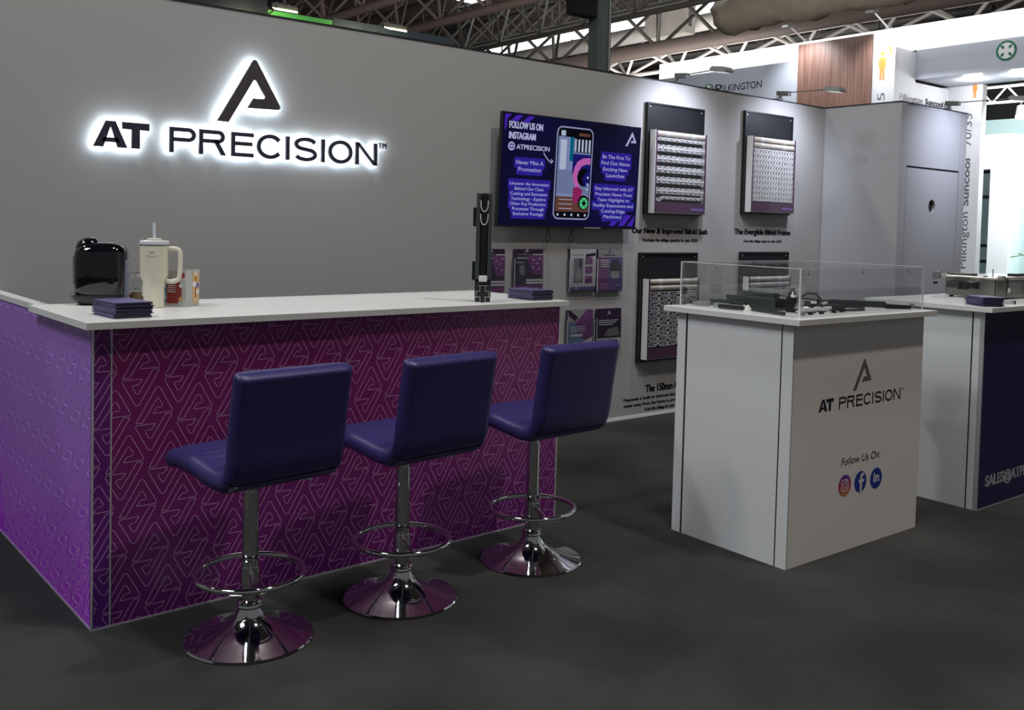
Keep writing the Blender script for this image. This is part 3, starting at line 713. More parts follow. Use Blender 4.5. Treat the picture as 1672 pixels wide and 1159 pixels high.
# ------------------------------------------------------------------ WALL DISPLAYS
def wall_display(name, x0, x1, z0, z1, bx0, bx1, bz0, bz1, kind, label):
    t = thing(name, label, 'wall display', (x0, 0, z0), group='framed profile displays on the back wall')
    def L(v): return (v[0]-x0, v[1], v[2]-z0)
    w, h = x1-x0, z1-z0
    b = MB().box(0, w, -0.022, -0.001, 0, h); obj('backing_board', b, mat('black_board', (0.009, 0.0095, 0.011), 0.45, spec=0.25, vary=(6, 1.8)), t)
    b = MB()
    for (a0, a1, c0, c1) in ((0, w, h-.012, h), (0, .012, 0, h-.012), (w-.012, w, 0, h-.012), (.012, w-.012, 0, .012)): b.box(a0, a1, -0.032, -0.022, c0, c1)
    obj('frame', b, M_black, t)
    for px, pz in ((0.03, h-.03), (w-.03, h-.03)):
        obj('screw', MB().cyl((px, -0.022, pz), (px, -0.026, pz), 0.005, n=12), M_trim, t)
    X0, X1, Z0, Z1 = bx0-x0, bx1-x0, bz0-z0, bz1-z0; yb, yf_ = -0.033, -0.088
    b = MB().box(X0, X0+0.006, yf_, yb, Z0, Z1); b.box(X0+0.006, X1, yf_+0.004, yb, Z0, Z0+0.006); b.box(X1-0.006, X1, yf_, yb, Z0+.006, Z1)
    obj('white_side', b, M_pvc, t)
    b = MB().box(X0+.006, X1-.006, yb-0.008, yb, Z0+.006, Z1); obj('plum_back', b, M_gap, t)
    b = MB()
    for (a0, a1, c0, c1) in ((X0+.006, X0+.022, Z0+.006, Z1), (X1-.022, X1-.006, Z0+.006, Z1), (X0+.022, X1-.022, Z0+.006, Z0+.085)): b.box(a0, a1, yf_, yf_+0.004, c0, c1)
    obj('plum_front', b, M_plum, t)
    b = MB().box(X1-.17, X1-.028, yf_-0.001, yf_, Z0+.028, Z0+.046); lb = obj('name_label', b, M_lilac, t)
    ntube = 1 if kind == 0 else 2
    for k in range(ntube):
        zz = Z1-0.022-0.045*k
        obj('cardboard_tube', MB().cyl((X0+.008, yf_+0.024, zz), (X1-.008, yf_+0.024, zz), 0.019, n=20), M_tubec, t, smooth=True)
        for xx in (0.25, 0.75):
            x_ = X0+(X1-X0)*xx; obj('tape', MB().cyl((x_-.022, yf_+0.024, zz), (x_+.022, yf_+0.024, zz), 0.0195, n=20), M_pvc, t, smooth=True)
    ztop = Z1-0.045*ntube-0.005; zbot = Z0+.09; W = X1-X0-0.048
    if kind == 0: nc, nr = 9, 12
    elif kind == 1: nc, nr = 15, 10
    else: nc, nr = 5, 11
    cw, chh = W/nc, (ztop-zbot)/nr
    # one profile end: hollow outline shape
    def outline():
        b = MB()
        def bar(x0_, x1_, y0_, y1_):
            if kind == 0: y0_, y1_ = .34+.66*y0_, .34+.66*y1_
            b.box(x0_*cw, x1_*cw, yf_+0.006, yb-0.010, y0_*chh, y1_*chh)
        if kind == 0:
            bar(.03, .45, .50, .70); bar(.30, .45, .70, .97); bar(.45, .97, .76, .97); bar(.82, .97, .36, .76); bar(.58, .82, .30, .46); bar(.03, .16, .08, .50); bar(.16, .5, .06, .24)
        elif kind == 1:
            bar(.04, .28, .03, .97); bar(.28, .80, .74, .97); bar(.74, .96, .03, .60); bar(.28, .74, .03, .14); pass
        else:
            bar(.04, .96, .84, .94); bar(.04, .11, .12, .84); bar(.11, .80, .10, .20); bar(.88, .96, .45, .84); bar(.40, .88, .40, .50); bar(.40, .47, .50, .66); bar(.73, .80, .20, .36)
        return b
    m0 = M_pvc if kind != 0 else mat('profile_end_cap', (0.70, 0.68, 0.67), 0.4)
    if kind == 2: m0 = mat('profile_grey_end', (0.62, 0.61, 0.62), 0.4)
    proto = None; n = 0; rest = MB()
    for r in range(nr):
        for c in range(nc):
            ox, oz = X0+.024+c*cw, zbot+(nr-1-r)*chh
            if n < 100:
                if proto is None: o = proto = obj('profile_end', outline(), m0, t)
                else: o = proto.copy(); COL.objects.link(o); o.parent = t
                o.location = (ox, 0, oz)
                if kind == 0 and r % 2: o.scale = (1, 1, -1); o.location.z += chh
                if kind == 2 and (r+c) % 2: o.scale = (-1, 1, 1); o.location.x += cw
            else:
                q = outline(); rest.add([(v[0]+ox, v[1], v[2]+oz) for v in q.v], q.f)
            n += 1
    if rest.v:
        s_ = obj('profile_ends', rest, m0, t); s_['kind'] = 'stuff'
    if kind == 0:
        for r in range(1, nr, 2):
            zz = zbot+(nr-1-r)*chh-0.001
            if r < nr-1: obj('divider_strip', MB().box(X0+.022, X1-.022, yf_+0.003, yb-0.01, zz-.004, zz+.003), M_pvc, t)
    obj('clear_front', MB().box(X0, X1, yf_-0.0035, yf_-0.0015, Z0, Z1), M_pocket, t)
    return t
wall_display('wall_display', 3.595, 4.223, 1.511, 2.331, 3.622, 4.200, 1.520, 2.130, 0, 'upper left black display board of stepped profile ends, beside the television')
wall_display('wall_display', 4.727, 5.366, 1.546, 2.376, 4.749, 5.342, 1.560, 2.172, 1, 'upper right black display board with small white profile ends under two tubes')
wall_display('wall_display', 3.565, 4.196, 0.417, 1.228, 3.592, 4.165, 0.440, 1.036, 2, 'lower left black display board of large grey hooked profiles')
wall_display('wall_display', 4.733, 5.370, 0.420, 1.235, 4.757, 5.340, 0.440, 1.036, 2, 'lower right black display board seen through the clear case')
def caption(label, items, ox, oz):
    t = thing('wall_lettering', label, 'lettering', (ox, 0, oz))
    for i, (s_, x0, x1, z0, z1, bold) in enumerate(items):
        b = MB(); text_into(b, s_, x0-ox, x1-ox, z0-oz, z1-oz, (0, -0.0012, 0), X_, Z_, bold=.02, fat=bold*.05)
        obj('heading' if i == 0 else 'small_print', b, M_ink, t)
caption('black vinyl lettering about the bifold sash, under the upper left display', [('Our New & Improved Bifold Sash', 3.495, 4.337, 1.356, 1.412, .05), ('Purchase this stillage quantity for just £4200', 3.610, 4.222, 1.302, 1.334, .02)], 3.9, 1.3)
caption('black vinyl lettering naming the bifold frame, under the upper right display', [('The Everglide Bifold Frame', 4.668, 5.420, 1.362, 1.422, .05), ('Own this stillage today for only £4350', 4.789, 5.302, 1.306, 1.334, .02)], 5.04, 1.3)
caption('black vinyl lettering at the wall foot about the 150mm profile', [('The 150mm Cill', 3.687, 4.09, .180, .238, .05), ('Features a built-in internal slope for enhanced', 3.458, 4.31, .122, .154, .02), ('water away from the frame to protect performance', 3.460, 4.31, .078, .110, .02), ('Grab this stillage for just £4200', 3.682, 4.10, .034, .066, .02)], 3.88, 0.03)

# ------------------------------------------------------------------ LEAFLET POCKETS
def cover_art(kind, w, h):
    """leaflet art in local frame; returns MB with flat patches, y offsets small"""
    b = MB(); k = [0]
    def r(x0, x1, z0, z1, mi): k[0] += 1; b.rect(x0*w, x1*w, z0*h, z1*h, (0, -0.0004-0.00012*k[0], 0), X_, Z_, mi)
    def p(pts, mi): k[0] += 1; b.flat([(a*w, c*h) for a, c in pts], (0, -0.0004-0.00012*k[0], 0), X_, Z_, mi)
    def lg(x, y, s_, mi): k[0] += 1; b.flat(logo(x*w, y*h, s_*w, s_*w*1.0), (0, -0.0004-0.00012*k[0], 0), X_, Z_, mi)
    if kind == 0:   # dark plum with panels
        r(0, 1, .86, 1, 0); lg(.34, .90, .14, 4); r(.62, 1, .85, .88, 4); r(.1, .58, .86, .875, 5)
        p([(.45, .84), (1, .84), (1, .36), (.66, .36), (.5, .6)], 1); r(.5, .97, .33, .36, 0); r(.4, 1, .20, .25, 4); r(.4, 1, .13, .18, 4); r(.06, .46, .76, .80, 5); r(.06, .3, .66, .68, 4)
        p([(.15, .6), (.32, .62), (.38, .45), (.3, .32), (.16, .38)], 3)
        for a, c in ((.62, .7), (.75, .62), (.85, .74), (.6, .52), (.82, .48)): p([(a, c), (a+.07, c+.02), (a+.06, c+.05), (a+.01, c+.04)], 4)
        r(0, 1, .0, .1, 1)
    elif kind == 1:  # white with photo column and plum boxes
        r(0, 1, 0, 1, 4); r(.12, .5, .84, .87, 5); p([(.6, .80), (.98, .84), (.98, .91), (.6, .88)], 0); r(.14, .5, .18, .78, 3); p([(.2, .3), (.32, .55), (.45, .4), (.42, .22), (.26, .2)], 5); r(.34, .46, .55, .76, 0)
        r(.58, .86, .63, .80, 1); r(.58, .86, .40, .58, 1); r(.58, .86, .17, .35, 1); r(0, 1, 0, .085, 2); lg(.2, .015, .11, 4)
        for i in range(7): r(.02+.14*i, .04+.14*i, .09, .16, 5)
    elif kind == 2:  # grey header, violet body
        r(0, 1, 0, 1, 2); r(0, 1, .81, 1, 5); lg(.38, .90, .14, 0); r(.2, .7, .855, .875, 0); p([(0, .81), (.45, .81), (.38, .3), (.55, 0), (0, 0)], 1); p([(.55, .75), (.8, .77), (.95, .6), (.9, .4), (.5, .4), (.45, .55)], 0)
        for i in range(4): r(.1, .42+.05*(i % 2), .73-.05*i, .755-.05*i, 4)
        for i in range(4): r(.5+.02*i, .85, .44-.045*i, .465-.045*i, 4)
        for i in range(3): r(.08, .42, .17-.05*i, .18-.05*i, 4)
        r(.75, .84, .13, .15, 4)
    elif kind == 3:  # teal to plum with swoosh
        r(0, 1, 0, 1, 6); p([(.3, .72), (.7, 1), (1, 1), (1, .2), (.4, .4)], 1); p([(0, .72), (.35, .72), (.75, 1), (0, 1)], 5); p([(0, 1), (.1, 1), (.42, .82), (.3, .74), (.05, .86)], 0); p([(.15, .05), (.5, .22), (1, .36), (1, .24), (.6, .1), (.4, 0)], 4)
        for i in range(3): r(.12, .7, .60-.05*i, .62-.05*i, 4)
        r(.12, .6, .38, .44, 4)
    else:            # navy top with photo strip
        r(0, 1, 0, 1, 0); lg(.42, .84, .14, 4)
        for i in range(3): r(.08, .88-.1*i, .70-.05*i, .725-.05*i, 4)
        p([(.3, .33), (.45, .5), (.85, .55), (.95, .33)], 3); r(0, 1, .24, .28, 4); r(0, .7, .0, .22, 2); r(.66, 1, .0, .28, 4); k[0] += 1
        b.flat(circ(.78*w, .13*h, .13*w, 20), (0, -0.0004-0.00012*k[0], 0), X_, Z_, 0); k[0] += 1; b.flat(circ(.78*w, .13*h, .07*w, 20), (0, -0.0004-0.00012*k[0], 0), X_, Z_, 4)
    return b
ART = [mat('print_black_plum', (0.025, 0.011, 0.032), 0.35), mat('print_plum', (0.137, 0.040, 0.144), 0.35), mat('print_violet', (0.094, 0.072, 0.187), 0.35), mat('print_grey', (0.144, 0.137, 0.144), 0.35),
       mat('print_white', (0.432, 0.418, 0.432), 0.35), mat('print_mid_grey', (0.230, 0.223, 0.230), 0.35), mat('print_teal', (0.101, 0.158, 0.245), 0.35)]
def pocket(x0, x1, z0, z1, kind, plab, llab, hp=0.8):
    w, h = x1-x0, z1-z0
    t = thing('leaflet_pocket', plab, 'leaflet holder', (x0-0.008, 0, z0-0.008), group='clear leaflet pockets on the wall')
    W, Hh = w+0.016, h*hp
    obj('back_plate', MB().box(0, W, -0.003, -0.0005, 0, Hh), M_pocket, t)
    obj('front_plate', MB().box(0, W, -0.040, -0.038, 0, Hh), M_pocket, t)
    b = MB().box(0, 0.002, -0.038, -0.003, 0, Hh); b.box(W-.002, W, -0.038, -0.003, 0, Hh); b.box(0.002, W-.002, -0.038, -0.003, 0, 0.002); obj('side_walls', b, M_pocket, t)
    b = MB().box(0, 0.0015, -0.0405, -0.0382, 0, Hh); b.box(W-.0015, W, -0.0405, -0.0382, 0, Hh); obj('edge', b, M_acre, t)
    le = thing('leaflet', llab, 'leaflet', (x0, -0.030, z0))
    obj('pages', MB().box(0, w, 0, 0.022, 0, h), M_covd, le, bevel=0.001)
    art = cover_art(kind, w, h); obj('cover', art, ART, le)
pocket(2.115, 2.300, .975, 1.250, 0, 'clear wall pocket partly hidden behind the upright black profile', 'plum leaflet partly hidden behind the upright black profile')
pocket(2.385, 2.625, .985, 1.250, 0, 'clear wall pocket just above the right pile of leaflets', 'plum and black leaflet in the pocket above the counter\'s right pile')
pocket(2.870, 3.115, .965, 1.252, 1, 'upper clear wall pocket, left of the pair below the television\'s right half', 'white leaflet with grey photo and plum boxes in an upper pocket')
pocket(3.135, 3.378, .955, 1.250, 2, 'upper clear wall pocket, right of the pair nearest the lower left display', 'violet leaflet with grey header in the upper right pocket')
pocket(2.862, 3.100, .530, .828, 3, 'lower clear wall pocket, left of the pair behind the right stool', 'teal and magenta leaflet with pale swoosh in a lower pocket')
pocket(3.140, 3.378, .535, .828, 4, 'lower clear wall pocket, right of the pair behind the right stool', 'navy leaflet with a ring picture at its foot in the lower right pocket')

# ------------------------------------------------------------------ LEAFLET PILES
def pile(cx, cy, z, ang, n, w, l, th, group, label, seed):
    rnd = random.Random(seed); proto = None
    for i in range(n):
        loc = (cx+rnd.uniform(-.005, .005), cy+rnd.uniform(-.005, .005), z+0.0006+i*th); a = ang+rnd.uniform(-.04, .04)
        if proto is None:
            t = thing('folded_leaflet', label, 'leaflet', loc, a, group)
            obj('pages', MB().box(-w/2, w/2, -l/2, l/2, 0, th*0.80), M_covd, t)
            b = MB().box(-w/2-.001, w/2+.001, -l/2-.001, l/2+.001, th*0.80, th*0.9)
            b.box(-w/2-.0015, -w/2, -l/2-.001, l/2+.001, th*.1, th*.9)
            obj('cover', b, M_cov, t); proto = t
        else: o = dup(proto, loc, a)
    b = MB(); b.flat(logo(-w*.12, -l*.02, w*.28, w*.28), (0, 0, 0), X_, Y_)
    b.rect(-w*.38, -w*.0, l*.22, l*.26, (0, 0, 0), X_, Y_); b.rect(-w*.38, w*.2, l*.30, l*.33, (0, 0, 0), X_, Y_)
    o = obj('cover_print', b, M_lilac, None); o.parent = t if n == 1 else bpy.data.objects[o.name].parent
    return o, loc, a
def fullpile(*a):
    o, loc, ang = pile(*a); th = a[7]
    # the print belongs to the topmost leaflet
    top = [q for q in COL.objects if q.type == 'EMPTY' and (Vector(q.location)-Vector(loc)).length < 1e-5][0]
    o.parent = top; o.location = (0, 0, th*0.9+0.0004)
    return top
ZT = HB+0.0262
t = fullpile(-0.478, -1.397, ZT, 0.09, 16, .128, .200, .0034, 'folded leaflets piled before the coffee machine', 'folded purple leaflet under others in the pile before the coffee machine', 3)
t['label'] = 'topmost purple leaflet on the pile before the coffee machine'; del t['group']
t = fullpile(1.432, -1.352, ZT, -0.02, 13, .125, .190, .0036, 'folded leaflets piled at the counter\'s right end', 'folded purple leaflet under others in the pile at the counter\'s right end', 5)
t['label'] = 'topmost purple leaflet on the pile at the counter\'s right end'; del t['group']

# ------------------------------------------------------------------ COFFEE MACHINE
# local: x right, y away; visible side faces the camera
cm = thing('coffee_machine', 'glossy black rounded single-serve coffee machine at the counter\'s left end', 'coffee machine', (-0.420, -0.915, ZT), -0.42)
def supl(secs, n=48, e=3.2):
    b = MB(); vs = []
    for z, hx, hy, ox, oy in secs:
        for k in range(n):
            t = 2*PI*k/n; c, q = math.cos(t), math.sin(t)
            vs.append((ox+hx*math.copysign(abs(c)**(2/e), c), oy+hy*math.copysign(abs(q)**(2/e), q), z))
    m = len(secs); fs = [(i*n+k, i*n+(k+1) % n, (i+1)*n+(k+1) % n, (i+1)*n+k) for i in range(m-1) for k in range(n)]
    return b.add(vs, fs+[tuple(range(n))[::-1], tuple((m-1)*n+k for k in range(n))])
def loftY(out, ys, mi=0):
    b = MB(); n = len(out); vs = []
    cx = sum(p[0] for p in out)/n; cz = sum(p[1] for p in out)/n
    for y, s_ in ys: vs += [(cx+(x-cx)*s_, y, cz+(z-cz)*s_) for x, z in out]
    m = len(ys); fs = [(i*n+k, i*n+(k+1) % n, (i+1)*n+(k+1) % n, (i+1)*n+k) for i in range(m-1) for k in range(n)]
    return b.add(vs, fs+[tuple(range(n))[::-1], tuple((m-1)*n+k for k in range(n))], mi)
b = supl([(.030, .090, .070, 0, 0), (.036, .095, .078, 0, 0), (.10, .097, .080, 0, 0), (.185, .098, .080, 0, 0), (.205, .097, .078, 0, 0), (.222, .090, .072, .002, 0), (.234, .078, .062, .004, 0), (.243, .058, .048, .006, 0), (.248, .030, .028, .008, 0)]); obj('body', b, M_gloss, cm, smooth='all')
b = supl([(.19, .040, .055, -.055, .01), (.225, .046, .060, -.050, .01), (.245, .042, .056, -.048, .01), (.258, .032, .044, -.044, .01), (.265, .016, .024, -.040, .01)], e=2.6); obj('brew_head', b, M_gloss, cm, smooth='all')
b = supl([(0.0, .075, .060, 0, 0), (.006, .082, .066, -.002, 0), (.018, .094, .076, -.004, 0), (.034, .103, .080, -.006, 0), (.040, .104, .080, -.008, 0), (.041, .09, .07, -.008, 0)]); obj('base', b, M_black, cm, smooth=True)
b = MB().box(-0.105, -0.05, -0.05, 0.05, 0.036, 0.041); obj('drip_tray', b, M_trim, cm, bevel=0.002)
b = MB().prism(rrect(0.0, 0.018, 0.035, 0.180, 0.006), (0.086, 0.055, 0), X_, Z_, 0.10); obj('water_tank', b, mat('smoky_tank', (0.25, 0.27, 0.33), 0.1), cm, smooth=True)
b = MB().box(-0.1008, -0.0995, -0.03, -0.015, 0.08, 0.19); obj('side_strip', b, M_trim, cm)

# ------------------------------------------------------------------ TUMBLER
tu = thing('tumbler', 'tall cream insulated tumbler with handle and clear straw, beside the coffee machine', 'tumbler', (-0.284, -1.128, ZT), -0.62); tu.scale = (1.02, 1.02, 1.12)
b = MB().lathe([(0.0, 0.0), (0.034, 0.0), (0.037, 0.004), (0.0385, 0.075), (0.040, 0.090), (0.049, 0.106), (0.0510, 0.112), (0.0515, 0.214)], n=48); obj('body', b, M_cream, tu, smooth=True)
b = MB().lathe([(0.0505, 0.214), (0.0512, 0.2142), (0.0512, 0.219), (0.0505, 0.2195)], n=48); obj('steel_rim', b, M_chrome, tu, smooth=True)
b = MB().lathe([(0.050, 0.2195), (0.0535, 0.220), (0.0535, 0.230), (0.050, 0.233), (0.03, 0.234)], n=48); li = obj('lid', b, M_clearw, tu, smooth=True)
b = MB().lathe([(0.026, 0.2342), (0.027, 0.239), (0.020, 0.2405)], n=32); obj('lid_disc', b, M_cream, li, smooth=True)
obj('straw', MB().cyl((0.0, 0, 0.238), (-0.002, 0, 0.294), 0.0055, n=16), mat('clear_straw', (0.68, 0.74, 0.82), 0.2), tu, smooth=True)
hp = resample([(0.048, 0.205), (0.075, 0.206), (0.094, 0.198), (0.098, 0.170), (0.095, 0.115), (0.088, 0.098), (0.066, 0.092), (0.047, 0.094)], 0.006)
b = MB().tube([(p.x, 0, p.y) for p in hp], 0.0085, 12); obj('handle', b, M_cream, tu, smooth=True)
b = MB(); bb = MB()
text_into(bb, 'STANLEY', -0.021, 0.021, 0.176, 0.183, (0, 0, 0), X_, Z_)
bb.flat([(-.007, .188), (.007, .188), (.008, .198), (.003, .194), (0, .2), (-.003, .194), (-.008, .198)], (0, 0, 0), X_, Z_)
for i, v in enumerate(bb.v):
    a = v[0]/0.0512-PI/2+0.15; bb.v[i] = (0.0519*math.cos(a), 0.0519*math.sin(a), v[2])
obj('maker_mark', bb, mat('faint_grey_mark', (0.42, 0.40, 0.34), 0.5), tu)

# ------------------------------------------------------------------ PLASTIC CUP
cp = thing('plastic_cup', 'clear plastic takeaway cup with a domed lid and brown drink left in it', 'cup', (-0.250, -0.800, ZT))
obj('wall', MB().lathe([(0.0, 0.0), (0.028, 0.0), (0.040, 0.095), (0.041, 0.097)], n=32), glassy('cup_plastic', (0.93, 0.94, 0.95), 0.5, 0.3), cp, smooth=True)
obj('dome_lid', MB().lathe([(0.042, 0.095), (0.0425, 0.099), (0.038, 0.103), (0.034, 0.112), (0.022, 0.120), (0.008, 0.122)], n=32), glassy('lid_plastic', (0.92, 0.92, 0.94), 0.7, 0.3), cp, smooth=True)
obj('drink', MB().lathe([(0.0, 0.002), (0.0268, 0.002), (0.031, 0.038), (0.001, 0.0382)], n=32), mat('milky_coffee', (0.30, 0.19, 0.09), 0.4), cp, smooth=True)
b = MB(); b.add([(0.0405*math.cos(a)*(0.80+z*1.6), 0.0405*math.sin(a)*(0.80+z*1.6), z) for z in (0.02, 0.075) for a in (-1.2, -1.0, -0.8, -0.6)], [(i, i+1, 5+i, 4+i) for i in range(3)])
obj('order_sticker', b, M_pvc, cp)
b = MB(); b.add([(0.0405*math.cos(a)*(0.81+z*1.6), 0.0405*math.sin(a)*(0.81+z*1.6), z) for a in [-2.2+.1*k for k in range(7)] for z in (0.05, 0.053)], [(2*i, 2*i+2, 2*i+3, 2*i+1) for i in range(6)]); obj('cup_emblem', b, M_green, cp)

# ------------------------------------------------------------------ COFFEE BOX
bx = thing('capsule_box', 'open printed cardboard box with red, blue and orange sides behind the tumbler', 'box', (-0.168, -1.100, ZT), 0.63)
M_cb = mat('silver_card', (0.50, 0.49, 0.46), 0.45); M_rd = mat('card_red', (0.30, 0.035, 0.03), 0.45); M_bl = mat('card_blue', (0.15, 0.36, 0.55), 0.45); M_or = mat('card_orange', (0.72, 0.40, 0.12), 0.45); M_br = mat('card_brown', (0.25, 0.09, 0.04), 0.45)
W_, D_, H_ = 0.090, 0.085, 0.140
bx.scale = (1.0, 1.2, 1.04)
b = MB()
b.box(-.045, .045, -.0425, -.041, 0, H_); b.box(-.045, .045, .041, .0425, 0, H_); b.box(-.045, -.0435, -.041, .041, 0, H_); b.box(.0435, .045, -.041, .041, 0, H_); b.box(-.0435, .0435, -.041, .041, 0, .002)
obj('carton', b, M_cb, bx)
b = MB(); o_ = Vector((0, -0.0429, 0))
b.rect(.0, .040, .012, .130, o_, X_, Z_, 2); b.flat(circ(.020, .125, .009), o_-Y_*.0003, X_, Z_, 3); b.rect(.017, .022, .03, .118, o_-Y_*.0002, X_, Z_, 4); b.flat(circ(.010, .085, .014, 20, .012), o_-Y_*.0004, X_, Z_, 3); b.flat(circ(.031, .08, .010), o_-Y_*.0004, X_, Z_, 5)
b.flat(circ(.031, .055, .009), o_-Y_*.0004, X_, Z_, 3)
for k in range(3): b.rect(.004, .034, .018+.006*k, .020+.006*k, o_-Y_*.0005, X_, Z_, 3)
l_ = Vector((-0.0454, 0, 0))
b.flat([(-.030, .012), (.012, .012), (.026, .04), (.028, .07), (.018, .10), (-.030, .112)], l_, -Y_, Z_, 0)
b.rect(-.041, -.030, .012, .13, l_, -Y_, Z_, 1); b.flat(circ(-.036, .085, .0045), l_-X_*.0003, -Y_, Z_, 3); b.flat(circ(-.036, .06, .0045), l_-X_*.0003, -Y_, Z_, 4); b.flat(circ(-.036, .035, .005), l_-X_*.0003, -Y_, Z_, 3)
b.flat(circ(.028, .120, .011), l_-X_*.0003, -Y_, Z_, 0); b.flat(circ(.024, .08, .007), l_-X_*.0004, -Y_, Z_, 3); b.flat(circ(.024, .030, .008), l_-X_*.0004, -Y_, Z_, 2)
for k in range(6): b.rect(-.026, .004, .055+.008*k, .058+.008*k, l_-X_*.0004, -Y_, Z_, 3)
obj('printed_sides', b, [M_rd, M_bl, M_or, M_pvc, M_black, M_lilac], bx)

# ------------------------------------------------------------------ UPRIGHT PROFILE SAMPLE
ps = thing('profile_sample', 'tall black window profile sample standing upright on the counter', 'profile sample', (1.088, -1.425, ZT), -0.62)
hw = 0.036
b = MB().box(-hw, -hw+.018, -.02, .03, 0.105, .495); b.box(hw-.018, hw, -.02, .03, 0.105, .495); b.box(-hw+.018, hw-.018, .005, .03, 0.105, .495); b.box(-hw, hw, 0.03, .045, 0.0, .495)
obj('extrusion', b, M_charl, ps, bevel=0.0015)
obj('inner_channel', MB().box(-.012, .012, -.012, .0045, 0.105, .495), M_gloss, ps)
for z in (.352, .412):
    pts = [(-.017, -.0225, z+.05), (-.0155, -.0225, z+.02), (-.009, -.0225, z+.004), (0, -.0225, z), (.009, -.0225, z+.004), (.0155, -.0225, z+.02), (.017, -.0225, z+.05)]
    obj('white_clip', MB().tube(pts, 0.0022, 8), M_pvc, ps, smooth=True)
for z in (.10, .345): obj('side_bracket', MB().box(-hw-.014, -hw, 0.0, .03, z, z+.085), M_black, ps)
obj('white_block', MB().box(-.019, .019, -.030, .004, .095, .122), M_pvc, ps, bevel=0.003)
b = MB().box(-hw, hw, -.015, .029, 0.0, .094)
e = MB()
for (a0, a1, c0, c1) in ((-.036, -.012, .0, .0015), (.012, .036, .0, .0015), (-.036, -.010, .024, .0255), (.010, .036, .024, .0255), (-.012, -.0105, 0, .024), (.0105, .012, 0, .024), (-.030, -.0285, .026, .05), (.0285, .030, .026, .05), (-.03, -.012, .05, .0515), (.012, .03, .05, .0515), (-.013, -.0115, .05, .075), (.0115, .013, .05, .075), (-.022, .022, .075, .0765), (-.036, -.0345, 0, .025), (.0345, .036, 0, .025)):
    e.box(a0, a1, -.0165, -.0152, c0, c1)
sct = obj('cut_section', b, M_gap, ps); obj('section_edges', e, M_pvc, sct)

# ------------------------------------------------------------------ WHITE DISPLAY PEDESTAL
PH = -0.0146; P1 = Vector((1.8395, -2.5702, 0)); PA, PB = 1.022, 0.640
ped = thing('display_pedestal', 'white display pedestal with logo and social icons on its front', 'display stand', P1, PH)
hp_ = 1.026
b = MB().box(0.006, PA, 0.0, 0.02, 0.0, hp_); obj('front_panel', b, M_pedf, ped)
b = MB().box(0.0, 0.02, 0.060, 0.578, 0.0, hp_); obj('side_panel', b, M_pedl, ped)
b = MB().box(0.0, 0.055, 0.0205, 0.053, 0, hp_); b.box(0, 0.0055, -0.001, 0.0205, 0, hp_)
obj('corner_post', b, M_pedl, ped); obj('corner_post', MB().box(0.0, 0.055, 0.590, 0.640, 0, hp_), M_pedl, ped)
b = MB().box(0.003, 0.018, 0.053, 0.060, 0, hp_); b.box(0.004, 0.018, 0.578, 0.590, 0, hp_); b.box(0.0057, 0.008, -0.0008, 0.0, 0, hp_); b.box(0.0, PA, 0.002, 0.63, hp_, hp_+0.001); b.box(PA, PA+.002, 0.0005, .02, 0, hp_)
obj('panel_joint', b, M_gap, ped)
b = MB().box(PA-0.02, PA, 0.0205, 0.62, 0, hp_); obj('end_panel', b, M_pedl, ped)
b = MB().box(0.055, PA, 0.62, 0.64, 0, hp_); obj('back_panel', b, M_pedl, ped)
fo = Vector((0, -0.0008, 0))
b = MB().flat(logo(.446, .713, .146, .143), fo, X_, Z_); obj('logo', b, M_greyink, ped)
b = MB(); glyph_into(b, 'A', .194, .258, .642, .695, .0175, fo, X_, Z_); glyph_into(b, 'T', .248, .303, .642, .695, .0165, fo, X_, Z_)
obj('logo_wording', b, M_ink, ped); b = MB()
for ch, x0, x1 in PREC:
    k0 = (.838-.343)/(1.331-.136); glyph_into(b, ch, .343+(x0-.136)*k0, .343+(x1-.136)*k0, .641, .694, .0085, fo, X_, Z_)
text_into(b, 'TM', .846, .868, .682, .693, fo, X_, Z_)
obj('logo_wording', b, M_ink, ped)
b = MB(); text_into(b, 'Follow Us On:', .381, .688, .386, .420, fo, X_, Z_, shear=0.18, bold=.004); obj('wording', b, M_ink, ped)
M_ig = bpy.data.materials.new('icon_gradient'); M_ig.use_nodes = True; nt = M_ig.node_tree; pb = nt.nodes['Principled BSDF']; tc = nt.nodes.new('ShaderNodeTexCoord'); sp = nt.nodes.new('ShaderNodeSeparateXYZ'); cr = nt.nodes.new('ShaderNodeValToRGB')
mr = nt.nodes.new('ShaderNodeMapRange'); mr.inputs['From Min'].default_value = .247; mr.inputs['From Max'].default_value = .343
nt.links.new(tc.outputs['Object'], sp.inputs[0]); nt.links.new(sp.outputs['Z'], mr.inputs['Value']); nt.links.new(mr.outputs[0], cr.inputs[0]); nt.links.new(cr.outputs[0], pb.inputs['Base Color'])
cr.color_ramp.elements[0].color = (.60, .22, .04, 1); cr.color_ramp.elements[1].color = (.05, .04, .28, 1); el = cr.color_ramp.elements.new(.5); el.color = (.45, .03, .12, 1)
M_ib = mat('icon_blue', (.015, .04, .30), .4)
g1 = Vector((0, -0.0012, 0)); g2 = Vector((0, -0.0016, 0)); g3 = Vector((0, -0.002, 0))
def ringband(b, pts, w, o, mi):
    n = len(pts); c = Vector((sum(p[0] for p in pts)/n, sum(p[1] for p in pts)/n))
    ins = [tuple(Vector(p)+(c-Vector(p)).normalized()*w) for p in pts]
    for i in range(n):
        j = (i+1) % n; b.flat([pts[i], pts[j], ins[j], ins[i]], o, X_, Z_, mi)
b = MB(); b.flat(circ(.411, .295, .048, 40), fo, X_, Z_, 0); ringband(b, rrect(.384, .438, .268, .322, .015), .006, g1, 1); ringband(b, circ(.411, .295, .0145), .005, g1, 1); b.flat(circ(.427, .311, .0035), g1, X_, Z_, 1)
obj('camera_icon', b, [M_ig, M_pvc], ped)
